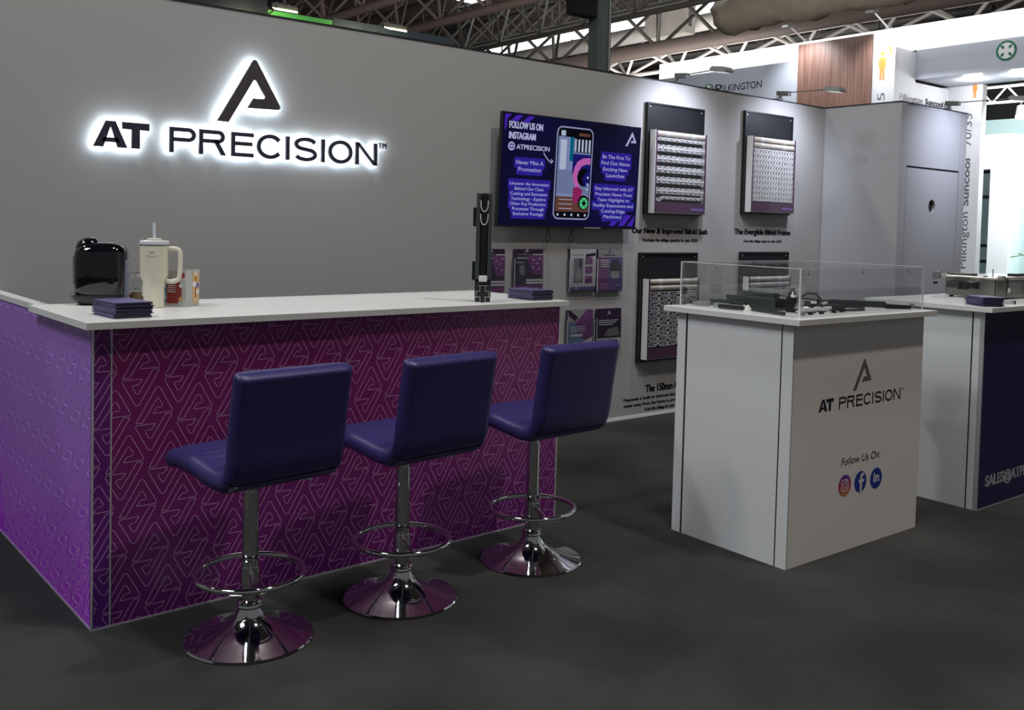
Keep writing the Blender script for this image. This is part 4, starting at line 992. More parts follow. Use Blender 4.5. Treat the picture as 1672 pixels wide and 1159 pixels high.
b = MB(); b.flat(circ(.534, .294, .048, 40), fo, X_, Z_, 0); b.flat([(.530, .2465), (.546, .2475), (.546, .290), (.560, .290), (.562, .304), (.546, .304), (.546, .314), (.552, .320), (.562, .320), (.562, .332), (.546, .333), (.532, .325), (.530, .304), (.520, .304), (.520, .290), (.530, .290)], g1, X_, Z_, 1)
obj('letter_f_icon', b, [M_ib, M_pvc], ped)
b = MB(); b.flat(circ(.660, .292, .048, 40), fo, X_, Z_, 0); text_into(b, 'in', .638, .684, .274, .318, g1, X_, Z_, 1, bold=.03); obj('letters_in_icon', b, [M_ib, M_pvc], ped)
slab('worktop', -0.035, 1.050, -0.052, 0.700, hp_+0.001, hp_+0.026, 'white top of the logo pedestal, under the clear display case', P1, PH)

def loc1(x, y, z=0.0): return Vector((P1.x+x*math.cos(PH)-y*math.sin(PH), P1.y+x*math.sin(PH)+y*math.cos(PH), hp_+0.0262+z))
# acrylic case
cs = thing('display_case', 'clear acrylic five-sided display case on the logo pedestal', 'display case', loc1(0, 0), PH)
ax0, ax1, ay0, ay1, ah, at = 0.045, 1.018, 0.006, 0.672, 0.206, 0.006
for nm, q in (('front_pane', (ax0+at, ax1-at, ay0, ay0+at, 0, ah-at)), ('back_pane', (ax0+at, ax1-at, ay1-at, ay1, 0, ah-at)), ('left_pane', (ax0, ax0+at, ay0, ay1, 0, ah-at)), ('right_pane', (ax1-at, ax1, ay0, ay1, 0, ah-at)), ('top_pane', (ax0, ax1, ay0, ay1, ah-at, ah))):
    obj(nm, MB().box(*q), M_acr, cs)
b = MB()
for x in (ax0, ax1-at):
    for y in (ay0, ay1-at):
        fr = (y == ay0)
        w = 0.0072 if (fr and x == ax0) else (0.005 if fr or x == ax0 else 0.003)
        xx = x-0.0006 if x == ax0 else x+at+0.0006-w; yy = y-0.0006 if y == ay0 else y+at+.0006-w
        b.box(xx, xx+w, yy, yy+w, 0.0, ah)
b.box(ax0, ax1, ay0-.0007, ay0+.0013, ah-.003, ah+.0004); b.box(ax0-.0007, ax0+.0013, ay0, ay1, ah-.003, ah+.0004); b.box(ax1-.0013, ax1+.0007, ay0, ay1, ah-.002, ah+.0004); b.box(ax0, ax1, ay1-.0013, ay1+.0007, ah-.002, ah+.0004)
obj('polished_edges', b, M_acre, cs)
cl = None
def add_clip(x, y, z, dx, dy, down=True):
    global cl
    b = MB(); s_ = -1 if down else 1
    b.cyl((x, y, z), (x, y, z+s_*.016), .0022, n=8); b.lathe([(0.0, -.006), (.005, -.004), (.006, 0), (.005, .004), (0.0, .006)], (x, y, z+s_*.020), n=12)
    obj('fixing_pin', b, M_chrome, cs, smooth=True)
for x, y in ((.075, .56), (.09, .03), (.13, .03), (.54, .03), (.93, .03), (.95, .05), (.28, .655), (.65, .655)): add_clip(x, y, ah-at-.001, 0, 0)
for x, y in ((.068, .60), (.99, .05), (.975, .03), (.62, .645), (.56, .645)): add_clip(x, y, 0.002, 0, 0, False)

# pieces inside the case
def bar_(name, p, q, w, h, m, label, cat='profile offcut', z=0.0, group=None, roll=0):
    a, c = loc1(p[0], p[1], z), loc1(q[0], q[1], z); d = (c-a); L = d.length; ang = math.atan2(d.y, d.x)
    t = thing(name, label, cat, a, ang, group); return t, L
def channel(name, p, q, w, h, label, z=0.0, m=M_charl, fins=3, cat='profile sample'):
    t, L = bar_(name, p, q, w, h, m, label, cat, z)
    b = MB().box(0, L, -w/2, w/2, 0, h*.25); b.box(0, L, -w/2, -w/2+.004, h*.25, h); b.box(0, L, w/2-.004, w/2, h*.25, h)
    obj('channel', b, m, t, bevel=0.0008)
    b = MB()
    for k in range(fins): y = -w/2+w*(k+1)/(fins+1); b.box(0.002, L-.002, y-.0012, y+.0012, h*.25, h*(.55+.3*(k % 2)))
    b.box(L*.1, L*.9, -w*.3, w*.1, h*.86, h*.98)
    obj('inner_fins', b, M_char, t); return t
channel('window_profile', (.34, .60), (.28, .27), .085, .050, 'largest slate grey window profile lying in the clear case', fins=4)
channel('window_profile', (.225, .62), (.175, .38), .045, .030, 'lower slate profile lying left of the largest one in the case', fins=2)
channel('window_profile', (.42, .62), (.385, .38), .040, .066, 'taller narrow profile behind the largest slate one in the case', fins=2)
def rod(name, pts, r, m, label, cat='gasket', z=0.0, extra=None):
    o = loc1(*pts[0][:2], 0); t = tag(obj(name, MB().tube([loc1(p[0], p[1], p[2])-o for p in pts], r, 8), m, None, o, smooth=True), label, cat); return t
rod('black_rod', [(.085, .47, .0105), (.09, .40, .0105), (.10, .34, .0105)], .0095, M_black, 'short round black rod near the left edge of the case', 'rod')
rod('black_rod', [(.135, .32, .0085), (.105, .22, .0085), (.085, .14, .0085), (.075, .105, .0085)], .0080, M_char, 'long dark rod along the near left edge of the case', 'rod')
def clearblk(p, w, l, h, label):
    t = tag(obj('clear_block', MB().box(-w/2, w/2, -l/2, l/2, 0, h), mat('cloudy_resin', (.33, .35, .34), .15), None, loc1(*p, .0003), PH, bevel=.002), label, 'block')
clearblk((.115, .60), .05, .07, .022, 'cloudy clear block at the case\'s left back corner'); clearblk((.135, .50), .045, .06, .020, 'second cloudy clear block from the left corner of the case'); clearblk((.175, .43), .05, .07, .016, 'flattest cloudy clear block, next to the grey profiles')
def tissue(p, r, h, label, seed):
    rnd = random.Random(seed); b = MB(); n = 9; vs = []; N = 8
    for i in range(n):
        for j in range(n):
            u, v_ = i/(n-1)*2-1, j/(n-1)*2-1; e = max(0, 1-max(abs(u), abs(v_))); vs.append((u*r*(1+rnd.uniform(-.1, .1)), v_*r*.8*(1+rnd.uniform(-.1, .1)), (h*rnd.uniform(.35, 1)*min(1, e*2.2) if e > 0 else 0)+.001))
    fs = [(i*n+j, (i+1)*n+j, (i+1)*n+j+1, i*n+j+1) for i in range(n-1) for j in range(n-1)]
    k = len(vs); vs += [(v[0], v[1], 0.0) for v in vs[:]]; fs += [(k+i*n+j, k+i*n+j+1, k+(i+1)*n+j+1, k+(i+1)*n+j) for i in range(n-1) for j in range(n-1)]
    ed = [i*n for i in range(n)]+[(n-1)*n+j for j in range(1, n)]+[i*n+n-1 for i in range(n-2, -1, -1)]+[j for j in range(n-2, 0, -1)]
    fs += [(ed[i], ed[(i+1) % len(ed)], k+ed[(i+1) % len(ed)], k+ed[i]) for i in range(len(ed))]
    tag(obj('crumpled_tissue', b.add(vs, fs), M_tissue, None, loc1(*p, 0.0002)), label, 'tissue')
tissue((.125, .345), .030, .026, 'crumpled white tissue beside the short black rod', 2); tissue((.375, .285), .022, .020, 'small crumpled white tissue under the latch parts', 4)
# latch cluster
lt = thing('latch_mechanism', 'black latch mechanism with a chrome knob standing on the case floor', 'latch', loc1(.262, .205), .5); lt.scale = (1.2, 1.2, 1.35)
obj('housing', MB().box(-.022, .022, -.018, .018, 0, .050), M_black, lt, bevel=.003)
obj('arm', MB().obox((.02, .0, .062), (.035, 0, .006), (0, .012, 0), (-.002, 0, .010)), M_gloss, lt, bevel=.002)
obj('knob', MB().lathe([(0, -.013), (.010, -.009), (.014, 0), (.010, .009), (0, .013)], (-.036, -.01, .060), 16), M_chrome, lt, smooth=True)
obj('dial', MB().cyl((-.030, -.020, .030), (-.022, -.040, .022), .018, n=20), M_lamps, lt, smooth=True)
obj('spindle', MB().cyl((-.02, -.02, .012), (.0, -.06, .012), .010, n=16), M_trim, lt, smooth=True)
def whitepiece(p, ang, L, label):
    t = thing('white_connector', label, 'connector', loc1(*p), ang); b = MB().box(0, L, -.016, .016, 0, .012); b.box(L*.2, L*.5, -.010, .010, .012, .022); obj('body', b, M_pvc, t, bevel=.002)
    obj('tube', MB().cyl((L*.6, -.012, .016), (L*1.05, -.012, .016), .008, n=14), M_pvc, t, smooth=True)
whitepiece((.215, .135), -.1, .10, 'white plastic connector nearest the case\'s front corner'); whitepiece((.36, .165), -.05, .11, 'white plastic connector behind the small dark feet')
for i, (x, y) in enumerate(((.150, .075), (.235, .085), (.315, .085), (.43, .10), (.50, .105))):
    t = thing('rubber_foot', 'small black rubber foot, %s in the row along the case front' % ('first', 'second', 'third', 'fourth', 'last')[i], 'rubber foot', loc1(x, y), PH)
    obj('cap', MB().box(-.020, .020, -.012, .012, .008, .013), M_black, t); obj('stem', MB().box(-.008, .008, -.008, .008, 0, .008), M_gap, t)
t = thing('chrome_bracket', 'chrome bracket with two feet at the case\'s front left corner', 'bracket', loc1(.125, .055), PH)
b = MB().box(-.018, .018, -.010, .010, .018, .022); b.box(-.018, -.014, -.010, .010, 0, .018); b.box(.014, .018, -.010, .010, 0, .018); obj('bracket', b, M_trim, t)
rod('curved_seal', [(.50, .215, .012), (.53, .24, .045), (.60, .31, .062), (.66, .40, .060), (.70, .46, .040), (.71, .50, .008)], .006, M_char, 'arched dark seal strip in the middle of the case')
rod('curved_seal', [(.55, .40, .010), (.66, .52, .026), (.80, .52, .020), (.90, .42, .008)], .006, M_charl, 'arched dark seal strip furthest back in the case')
rod('curved_seal', [(.52, .12, .006), (.60, .10, .006), (.66, .095, .006), (.70, .13, .006)], .005, M_black, 'low curled black seal strip along the case front')
channel('window_profile', (.64, .33), (.80, .185), .045, .034, 'long black profile lying diagonally in the case\'s right half', m=M_char, fins=2)
channel('window_profile', (.80, .36), (.95, .16), .042, .028, 'flat black profile right of the diagonal one in the case', m=M_char, fins=2)
channel('window_profile', (.90, .13), (.985, .05), .030, .018, 'short black profile nearest the case\'s right end', m=M_black, fins=1)
channel('window_profile', (.45, .46), (.58, .33), .045, .030, 'dark profile between the latch and the seal strips', m=M_charl, fins=2)
channel('window_profile', (.43, .21), (.57, .145), .04, .030, 'short slate profile just behind the rubber feet', m=M_charl, fins=1)
for i, (x, y, a) in enumerate(((.46, .17, 0), (.50, .19, .4))):
    t = tag(obj('white_wedge', MB().box(-.014, .014, -.006, .006, 0, .010), M_pvc, None, loc1(x, y, .0302), PH+a, bevel=.002), 'small white wedge on the short slate profile, %s one' % ('left' if i == 0 else 'right'), 'wedge')

# ------------------------------------------------------------------ NAVY PEDESTAL
P2 = Vector((3.3815, -2.6302, 0))
pd2 = thing('display_pedestal', 'white display stand with a navy front panel, at the right edge', 'display stand', P2, PH)
b = MB().box(0.008, 1.20, 0.0, 0.02, 0.004, hp_); obj('front_panel', b, M_navy, pd2)
b = MB().box(0.0, 0.02, 0.062, 0.60, 0.0, hp_); obj('side_panel', b, M_pedl, pd2)
obj('corner_post', MB().box(0.0, 0.05, 0.0205, 0.054, 0, hp_), M_pedl, pd2)
b = MB().box(0.003, 0.018, 0.054, 0.062, 0, hp_); b.box(0.0, 1.2, 0.002, 0.59, hp_, hp_+.001); obj('panel_joint', b, M_gap, pd2)
b = MB().box(0.0, 0.008, -0.002, 0.0205, 0, hp_); b.box(0.008, 1.2, -0.002, 0.0, 0, 0.004); obj('trim', b, M_trim, pd2)
b = MB().box(1.18, 1.2, 0.0205, .58, 0, hp_); b.box(.05, 1.2, .58, .60, 0, hp_); obj('back_panel', b, M_pedl, pd2)
b = MB(); text_into(b, 'SALES@ATPRECISION', .083, .86, .094, .172, (0, -0.0008, 0), X_, Z_, bold=.02, fat=.0026); obj('wording', b, mat('pale_print', (.70, .70, .72), .4), pd2)
slab('worktop', -0.045, 1.24, -0.060, 0.650, hp_+0.001, hp_+0.026, 'white top of the navy-fronted stand, under the metal machine', P2, PH)
def loc2(x, y, z=0.0): return Vector((P2.x+x*math.cos(PH)-y*math.sin(PH), P2.y+x*math.sin(PH)+y*math.cos(PH), hp_+0.0262+z))
c2 = loc2(.085, .045)
t = fullpile(c2.x, c2.y, c2.z, -0.62, 14, .110, .165, .0034, 'folded leaflets piled before the metal machine', 'folded purple leaflet under others in the pile before the metal machine', 8)
t['label'] = 'topmost purple leaflet on the pile before the metal machine'; del t['group']
# machine
mc = thing('profile_machine', 'silvery metal profile cutting machine with black bars through its side', 'machine', loc2(.562, .212), PH-.01)
# local: x right, y back
obj('body', MB().box(0.0, .62, 0.0, .30, .012, .115), M_steel, mc, bevel=.004)
b = MB().box(-.012, .64, -.012, .315, .115, .128); obj('lid', b, M_steelp, mc, bevel=.003)
for k, (x, y) in enumerate(((.02, .02), (.58, .02), (.02, .27), (.58, .27))): obj('foot', MB().cyl((x, y, 0), (x, y, .012), .012, n=12), M_black, mc)
b = MB().box(-.0012, 0.0, .095, .275, .056, .098); obj('side_opening', b, M_gap, mc)
b = MB().box(-.0015, 0.001, .004, .010, .012, .115); obj('corner_seam', b, M_gap, mc)
b = MB().prism(rrect(.13, .30, .045, .100, .014), (0, -.0002, 0), X_, Z_, .003); obj('window_plate', b, M_steelp, mc)
obj('toggle', MB().box(.125, .14, -.012, -.003, .04, .065), M_pvc, mc, bevel=.002)
b = MB().box(.02, .05, -.02, .005, .128, .138); obj('latch', b, M_trim, mc); b = MB().box(.055, .065, -.02, .012, .128, .136); b.box(-.002, .012, .06, .075, .128, .134); obj('hinge', b, M_black, mc)
b = MB().tube([(.085, -.016, .122), (.088, -.018, .09), (.080, -.016, .06), (.086, -.017, .02)], .0022); b.tube([(.095, -.016, .12), (.10, -.018, .08), (.095, -.016, .055)], .0018); obj('cable', b, M_black, mc, smooth=True)
obj('top_plate', MB().box(.01, .10, .16, .30, .128, .142), M_lampg, mc, bevel=.002); obj('top_bar', MB().box(.33, .60, .05, .10, .128, .142), M_black, mc, bevel=.002)
obj('antenna', MB().cyl((.20, .12, .128), (.20, .12, .168), .0025, n=8), M_black, mc)
obj('guide_rod', MB().cyl((-.10, .30, .128), (.05, .30, .128), .006, n=12), M_trim, mc, smooth=True)
obj('hand_wheel', MB().cyl((-.095, .30, .125), (-.108, .30, .125), .024, n=24), M_chrome, mc, smooth=True)
obj('wheel_knob', MB().cyl((-.10, .30, .083), (-.125, .30, .083), .008, n=12), M_black, mc, smooth=True)
b = MB().box(-.13, 0.002, .11, .15, .060, .094); b.box(-.06, 0.002, .17, .26, .060, .094); obj('black_bar', b, M_char, mc, bevel=.002)
b = MB()
for x in (-.13, -.118, -.106): b.box(x, x+.007, .105, .155, .056, .098)
obj('bar_end', b, M_gap, mc); obj('bar_cover', MB().box(-.125, 0.0, .108, .152, .0945, .0965), M_trim, mc)
for y, lab in ((.36, 'back'), (.02, 'front')):
    pass
b = MB().box(-.07, .09, -.012, .012, 0, .012); tag(obj('metal_rail', b, M_trim, None, loc2(.37, .40), PH-1.1, bevel=.001), 'bright metal rail poking out behind the leaflet pile, left of the machine', 'rail')
b = MB().box(0, .11, -.010, .010, 0, .016); b.box(.11, .122, -.011, .011, 0, .018, 1); tag(obj('metal_rail', b, [M_trim, M_black], None, loc2(.250, .062), PH-.35, bevel=.001), 'bright metal rail with black end, right of the leaflet pile', 'rail')

# ------------------------------------------------------------------ ARM SPOTLIGHTS ON THE WALLS
def arm_light(x, y, L, xh, label, watts, wallz=2.508, rzz=0.0):
    t = thing('arm_spotlight', label, 'spotlight', (x, y, wallz), rzz, 'arm spotlights clamped on the wall top')
    b = MB().box(-.03, .03, -.03, .075, 0.0, .010); b.box(-.012, .012, -.03, -.012, .01, .03); obj('clamp', b, M_lampg, t, bevel=.002)
    obj('driver_box', MB().obox((0, -.05, .048), (.020, 0, 0), (0, .062, .006), (0, 0, .019)), M_lampg, t, bevel=.004)
    hx, hy = xh, -L
    obj('arm', MB().cyl((0, -.10, .052), (hx, hy+.06, .046), .0045, n=10), M_lampg if watts else M_trim, t, smooth=True)
    cpts = resample([(0.0, .03), (.03, .0), (.045, -.005), (.03, .02)], .01)
    obj('cable', MB().tube([(-.01+p.y, .04-p.x*1.5, .03-abs(p.x)*.3) for p in cpts], .003, 8), M_black, t, smooth=True)
    # head: wedge lamp
    w = .075
    sec = [(-.075, .012), (-.05, .030), (.055, .016), (.075, -.012), (.06, -.022), (-.06, -.004)]
    b = MB(); b.prism([(-a, c) for a, c in sec], (hx-w/2*1.2, hy, .036), Y_, Z_, w*1.2); hd = obj('lamp_head', b, M_lamps, t, bevel=.003)
    b = MB().add([(hx-w*.5, hy-.058, .010), (hx+w*.5, hy-.058, .010), (hx+w*.5, hy+.055, .028), (hx-w*.5, hy+.055, .028)], [(0, 3, 2, 1)]); obj('led_panel', b, M_led, hd)
    if watts:
        d = bpy.data.lights.new('spotlight_glow', 'SPOT'); d.energy = watts; d.color = (.74, .81, 1.0); d.spot_size = math.radians(118); d.spot_blend = 1.0; d.shadow_soft_size = .04
        o = bpy.data.objects.new('spotlight_glow', d); COL.objects.link(o); o.parent = t; o.location = (hx, hy-.02, .0)
        o.rotation_euler = (Vector((hx, .0, -.42))-Vector((hx, hy, .0))).to_track_quat('-Z', 'Y').to_euler()
    return t
arm_light(3.93, 0.0, .47, -.06, 'left arm spotlight on the wall top, above the stepped-profile display', 62)
arm_light(5.19, 0.0, .52, .02, 'middle arm spotlight on the wall top, above the white-profile display', 58)
arm_light(6.62, yf, .62, -.02, 'right arm spotlight on the cupboard top, above the door', 50, rzz=0)

exec_far = True
# ------------------------------------------------------------------ STANDS BEHIND THE WALL
t = tag(obj('black_fascia', MB().box(-3.0, 1.545, 2.0, 2.2, 0.0, 3.6), mat('black_fascia', (.012, .014, .02), .4), None), 'tall black panel of the stand behind the wall, at the top left', 'panel')
tag(obj('green_fascia', MB().box(1.552, 2.093, 2.0, 2.05, 0, 2.992), mat('bright_green', (.09, .42, .08), .5), None), 'bright green stand board lit by a floodlight, behind the wall top', 'panel')
tag(obj('slate_fascia', MB().box(2.10, 3.27, 2.0, 2.06, 2.942, 3.015), mat('slate_blue', (.035, .05, .06), .5), None), 'dark slate beam of the stand behind the wall top', 'beam')
tag(obj('green_board', MB().box(2.10, 3.27, 2.01, 2.05, 0, 2.940), mat('dull_green', (.08, .22, .13), .5), None), 'dull green board below the dark slate beam', 'panel')
def flood(x, y, z, label):
    t = thing('floodlight', label, 'floodlight', (x, y, z), 0, 'floodlights behind the wall')
    obj('housing', MB().obox((0, 0, 0.02), (.085, 0, 0), (0, .04, .012), (0, -.004, .014)), M_lampg, t, bevel=.004)
    obj('lens', MB().obox((0, -.004, -.001), (.078, 0, 0), (0, .038, .012), (0, -.001, .004)), emat('floodlight_glow', (1, .93, .55), 14), t)
    obj('bracket', MB().tube([(-.06, .0, .03), (-.05, .05, .055), (.05, .05, .055), (.06, .0, .03)], .005), M_dark, t, smooth=True)
    obj('arm', MB().cyl((0, .05, .055), (0, (2.0-y), -.02), .006, n=8), M_dark, t)
    d = bpy.data.lights.new('floodlight_beam', 'SPOT'); d.energy = 20; d.color = (1, .93, .6); d.spot_size = 2.2; d.spot_blend = .6; d.shadow_soft_size = .05
    o = bpy.data.objects.new('floodlight_beam', d); COL.objects.link(o); o.parent = t; o.location = (0, .0, -.02); o.rotation_euler = (Vector((0, .4, -.25))).to_track_quat('-Z', 'Y').to_euler()
flood(1.48, 1.55, 2.905, 'left floodlight glowing over the bright green board'); flood(2.40, 1.55, 2.905, 'right floodlight glowing yellow before the slate beam')

# ------------------------------------------------------------------ HALL
b = MB().box(-14, 60, -14, 70, 11.8, 11.9); struct(obj('ceiling', b, M_deck))
b = MB().box(-14, 60, 70, 70.2, 0, 12); struct(obj('wall_far', b, mat('hall_cladding', (.12, .10, .085), .7)))
b = MB().box(60, 60.2, -14, 70, 0, 12); struct(obj('wall_end', b, mat('hall_end_cladding', (.10, .085, .075), .7)))
for i, (x0, x1, y0, y1, lab) in enumerate([(22.5, 25.0, 14, 34, 'nearest strip of glowing roof lights, right of the pink trusses'), (31.5, 34.0, 14, 60, 'long strip of glowing roof lights behind the hall column'), (25.5, 27, 40, 60, 'short far strip of glowing roof lights left of the column')]):
    n = int((y1-y0)/3); t = thing('skylight', lab, 'skylight', (x0, y0, 11.70))
    for j in range(n): obj('pane', MB().box(0, x1-x0, 3*j+.1, 3*j+2.8, 0, .095), M_sky, t)
def truss(x, y0, y1, z, dz, hw, m, mt, r, step, label, webs=4, rw=.05, up=True):
    t = thing('roof_truss', label, 'roof truss', (x, y0, z))
    L = y1-y0; s_ = 1 if up else -1
    obj('main_chord', MB().cyl((0, 0, 0), (0, L, 0), r, n=14), m, t, smooth=True)
    for sx in (-1, 1): obj('outer_chord', MB().cyl((sx*hw, 0, s_*dz), (sx*hw, L, s_*dz), r*.55, n=10), mt, t, smooth=True)
    k = 0; y = step/2
    while y < L and k < 24:
        for sx in (-1, 1):
            for sy in (-1, 1): obj('brace', MB().cyl((0, y, 0), (sx*hw, y+sy*step/2, s_*dz), rw, n=8), mt, t, smooth=True)
        y += step; k += 1
truss(15.6, 12, 50, 9.0, 1.9, 1.3, M_pipe, M_pipe, .16, 3.0, 'leftmost dusty pink tubular roof truss', rw=.06)
truss(18.85, 12, 50, 9.0, 1.9, 1.3, M_pipe, M_pipe, .17, 3.0, 'second dusty pink tubular roof truss from the left', rw=.06)
truss(22.8, 10, 50, 8.9, 2.1, 1.5, M_dark, M_dark, .12, 2.6, 'dark roof truss crossing the bright roof lights', rw=.05)
truss(28.0, 8, 50, 8.9, 2.3, 1.7, M_pipe, M_dark, .30, 3.3, 'thick pink-brown roof beam with dark braces above it', rw=.075)
truss(29.2, 8.8, 50, 8.19, 0.95, 1.0, M_pipew, M_pipew, .085, 3.1, 'white tubular lattice hanging under the thick pink-brown beam', rw=.065)
truss(24.9, 10, 52, 9.75, 1.5, 1.1, M_dark, M_dark, .10, 2.4, 'second dark roof truss, higher than the first', rw=.045)
truss(34.5, 12, 60, 9.9, 1.5, 1.2, M_dark, M_dark, .14, 3.0, 'furthest dark roof truss behind the white duct', rw=.06)
tag(obj('air_duct', MB().cyl((30.6, 10, 10.35), (30.6, 55, 10.35), .36, n=24), M_pipew, None, smooth=True), 'long white round air duct running behind the thick pink-brown beam', 'duct')
cb = thing('hall_column', 'grey-green steel hall column rising behind the wall top', 'column', (8.77, 6.0, 0))
obj('shaft', MB().box(-.15, .15, -.10, .10, 0, 11.8), M_col, cb, bevel=.01); obj('flange', MB().box(-.155, -.11, -.13, -.10, 0, 11.8), M_col, cb); obj('conduit', MB().cyl((.10, -.12, 0), (.10, -.12, 11.8), .012, n=8), M_lamps, cb, smooth=True)
obj('junction_box', MB().box(-.62, -.17, -.1, .1, 4.62, 4.98), M_black, cb)
# plant units hung under the roof
def unit(x0, x1, y0, y1, z0, z1, label):
    t = thing('plant_unit', label, 'plant unit', (x0, y0, z0)); obj('casing', MB().box(0, x1-x0, 0, y1-y0, 0, z1-z0), mat('plant_grey', (.62, .60, .56), .6), t)
    obj('hatch', MB().box((x1-x0)*.3, (x1-x0)*.6, -.02, 0, (z1-z0)*.2, (z1-z0)*.7), M_lampg, t)
    obj('hanger', MB().cyl((.1, .1, z1-z0), (.1, .1, 11.8-z0), .03, n=8), M_dark, t)
unit(29.4, 30.0, 22.6, 25.0, 9.75, 11.2, 'grey plant unit under the roof, right of the column')
unit(26.4, 27.6, 31.5, 34.5, 7.6, 8.6, 'white plant unit under the roof, left of the column')
unit(31.0, 33.5, 14.5, 17.0, 7.7, 8.8, 'low plant unit just above the bright header')
# silver foil duct at top right
fd = []
rnd = random.Random(4)
b = MB(); N = 26
for i in range(N):
    pass
pts = [(24.6+0.0*i, 8.6+i*.38, 8.85+.05*math.sin(i*.9)) for i in range(22)]
b = MB(); n = 18; vs = []
for i, p in enumerate(pts):
    for k in range(n):
        a = 2*PI*k/n; rr = .70*(1+.05*math.sin(a*5+i*1.7)+rnd.uniform(-.09, .09)); vs.append((p[0]+rr*math.cos(a), p[1], p[2]+rr*math.sin(a)))
fs = [(i*n+k, i*n+(k+1) % n, (i+1)*n+(k+1) % n, (i+1)*n+k) for i in range(len(pts)-1) for k in range(n)]+[tuple(range(n))[::-1], tuple((len(pts)-1)*n+k for k in range(n))]
tag(obj('foil_duct', b.add(vs, fs), mat('wrinkled_foil', (.25, .225, .18), .5, .3, bump=(3, .8)), None, smooth='all'), 'wrinkled silver-grey insulated duct under the roof at top right', 'duct')

# ------------------------------------------------------------------ PILKINGTON STAND
bo = thing('exhibition_stand', 'neighbouring white stand with glowing header, wood panel and green emblem', 'exhibition stand', (9.5, 1.45, 0))
def BL(v): return (v[0]-9.5, v[1]-1.45, v[2])
def bbox(x0, x1, y0, y1, z0, z1): return MB().box(x0-9.5, x1-9.5, y0-1.45, y1-1.45, z0, z1)
obj('header_lightbox', bbox(9.5, 9.9, -1.2, 5.40, 3.725, 3.955), M_head, bo)
obj('fascia', bbox(9.505, 9.6, 2.84, 5.39, 0, 3.722), M_booth, bo)
obj('wood_panel', bbox(9.46, 9.6, 1.752, 2.835, 0, 3.915), M_wood, bo)
obj('white_column', bbox(9.5, 9.7, 1.45, 1.75, 0, 3.722), M_boothw, bo)
obj('return_wall', bbox(9.7, 10.86, 1.452, 1.55, 0, 3.34), M_boothw, bo)
obj('return_top', bbox(9.7, 10.0, 1.452, 1.55, 3.34, 3.722), M_boothw, bo)
sf = obj('soffit_box', bbox(10.0, 10.9, -1.4, 1.45, 3.375, 3.85), M_booth, bo)
obj('second_column', bbox(10.86, 10.98, 1.0, 1.55, 0, 3.37), M_boothw, bo)
for yy, in ((.92,), (.35,)):
    b = MB().cyl(BL((10.42, yy, 3.374)), BL((10.42, yy, 3.366)), .13, n=28); obj('downlight', b, emat('downlight_glow', (1, 1, 1), 6), sf)
    d = bpy.data.lights.new('downlight_beam', 'POINT'); d.energy = 9; d.shadow_soft_size = .1; o = bpy.data.objects.new('downlight_beam', d); COL.objects.link(o); o.location = (10.42, yy, 3.3)
# wording
def frame_on(x): return Vector((x-9.5, -1.45, 0))
nY = -Y_
b = MB(); ox = frame_on(9.5)+X_*0.0015
text_into(b, 'P', -4.275, -4.155, 3.40, 3.530, ox, nY, Z_); text_into(b, 'ILKINGTON', -4.135, -3.452, 3.412, 3.512, ox, nY, Z_)
obj('name_lettering', b, M_ink, bo)
b = MB(); b.flat(circ(-4.40, 3.460, .095, 36), ox, nY, Z_, 0)
ox2 = frame_on(9.5)-X_*0.002
def emblem(b, cx, cz, s_, o1):
    for k in range(4):
        a = k*PI/2
        pts = [(.018, .0), (.022, .045), (.055, .062), (.0, .08), (-.055, .062), (-.022, .045), (-.018, .0)]
        b.flat([(cx+s_*(x*math.cos(a)-y*math.sin(a)), cz+s_*(x*math.sin(a)+y*math.cos(a))) for x, y in pts], o1-X_*.0006*k, nY, Z_, 1)
emblem(b, -4.40, 3.460, 1.0, ox2)
obj('green_emblem', b, [M_green, M_boothw], bo)
b = MB(); o10 = frame_on(10.0)-X_*.003; b.flat(circ(-.36+.03, 3.60, .12, 36), o10, nY, Z_, 0); emblem(b, -.33, 3.60, 1.2, o10-X_*.002); obj('green_emblem', b, [M_green, M_boothw], bo)
# person pictogram
def pictogram(b, cx, z0, s_, o1):
    pts = [(-.05, 0), (-.05, .22), (-.075, .24), (-.08, .36), (-.05, .43), (.05, .43), (.08, .36), (.075, .24), (.05, .22), (.05, 0), (.01, 0), (.0, .2), (-.01, 0)]
    b.flat([(cx+x*s_*1, z0+z*s_) for x, z in pts], o1, nY, Z_, 0); b.flat(circ(cx, z0+.50*s_, .045*s_), o1, nY, Z_, 0)
    b.flat([(cx+.10*s_, z0+.62*s_), (cx+.17*s_, z0+.60*s_), (cx+.20*s_, z0+.50*s_), (cx+.18*s_, z0+.42*s_), (cx+.15*s_, z0+.50*s_)], o1, nY, Z_, 0)
b = MB(); pictogram(b, -1.62, 3.33, .66, frame_on(9.498)); obj('person_pictogram', b, M_orange, bo)
b = MB(); pictogram(b, -1.10, 3.20, .40, frame_on(10.857)); obj('person_pictogram', b, M_orange, bo)
b = MB(); oY = Vector((-9.5, -.0025, 0))
text_into(b, 'Pilkington', 9.64, 10.20, 3.060, 3.165, oY, X_, Z_, ref='Pg'); text_into(b, 'Suncool', 10.26, 10.72, 3.085, 3.165, oY, X_, Z_, bold=.03); text_into(b, '70/35', 10.74, 10.85, 3.075, 3.150, oY, X_, Z_)
o = obj('wall_wording', b, M_ink, bo)
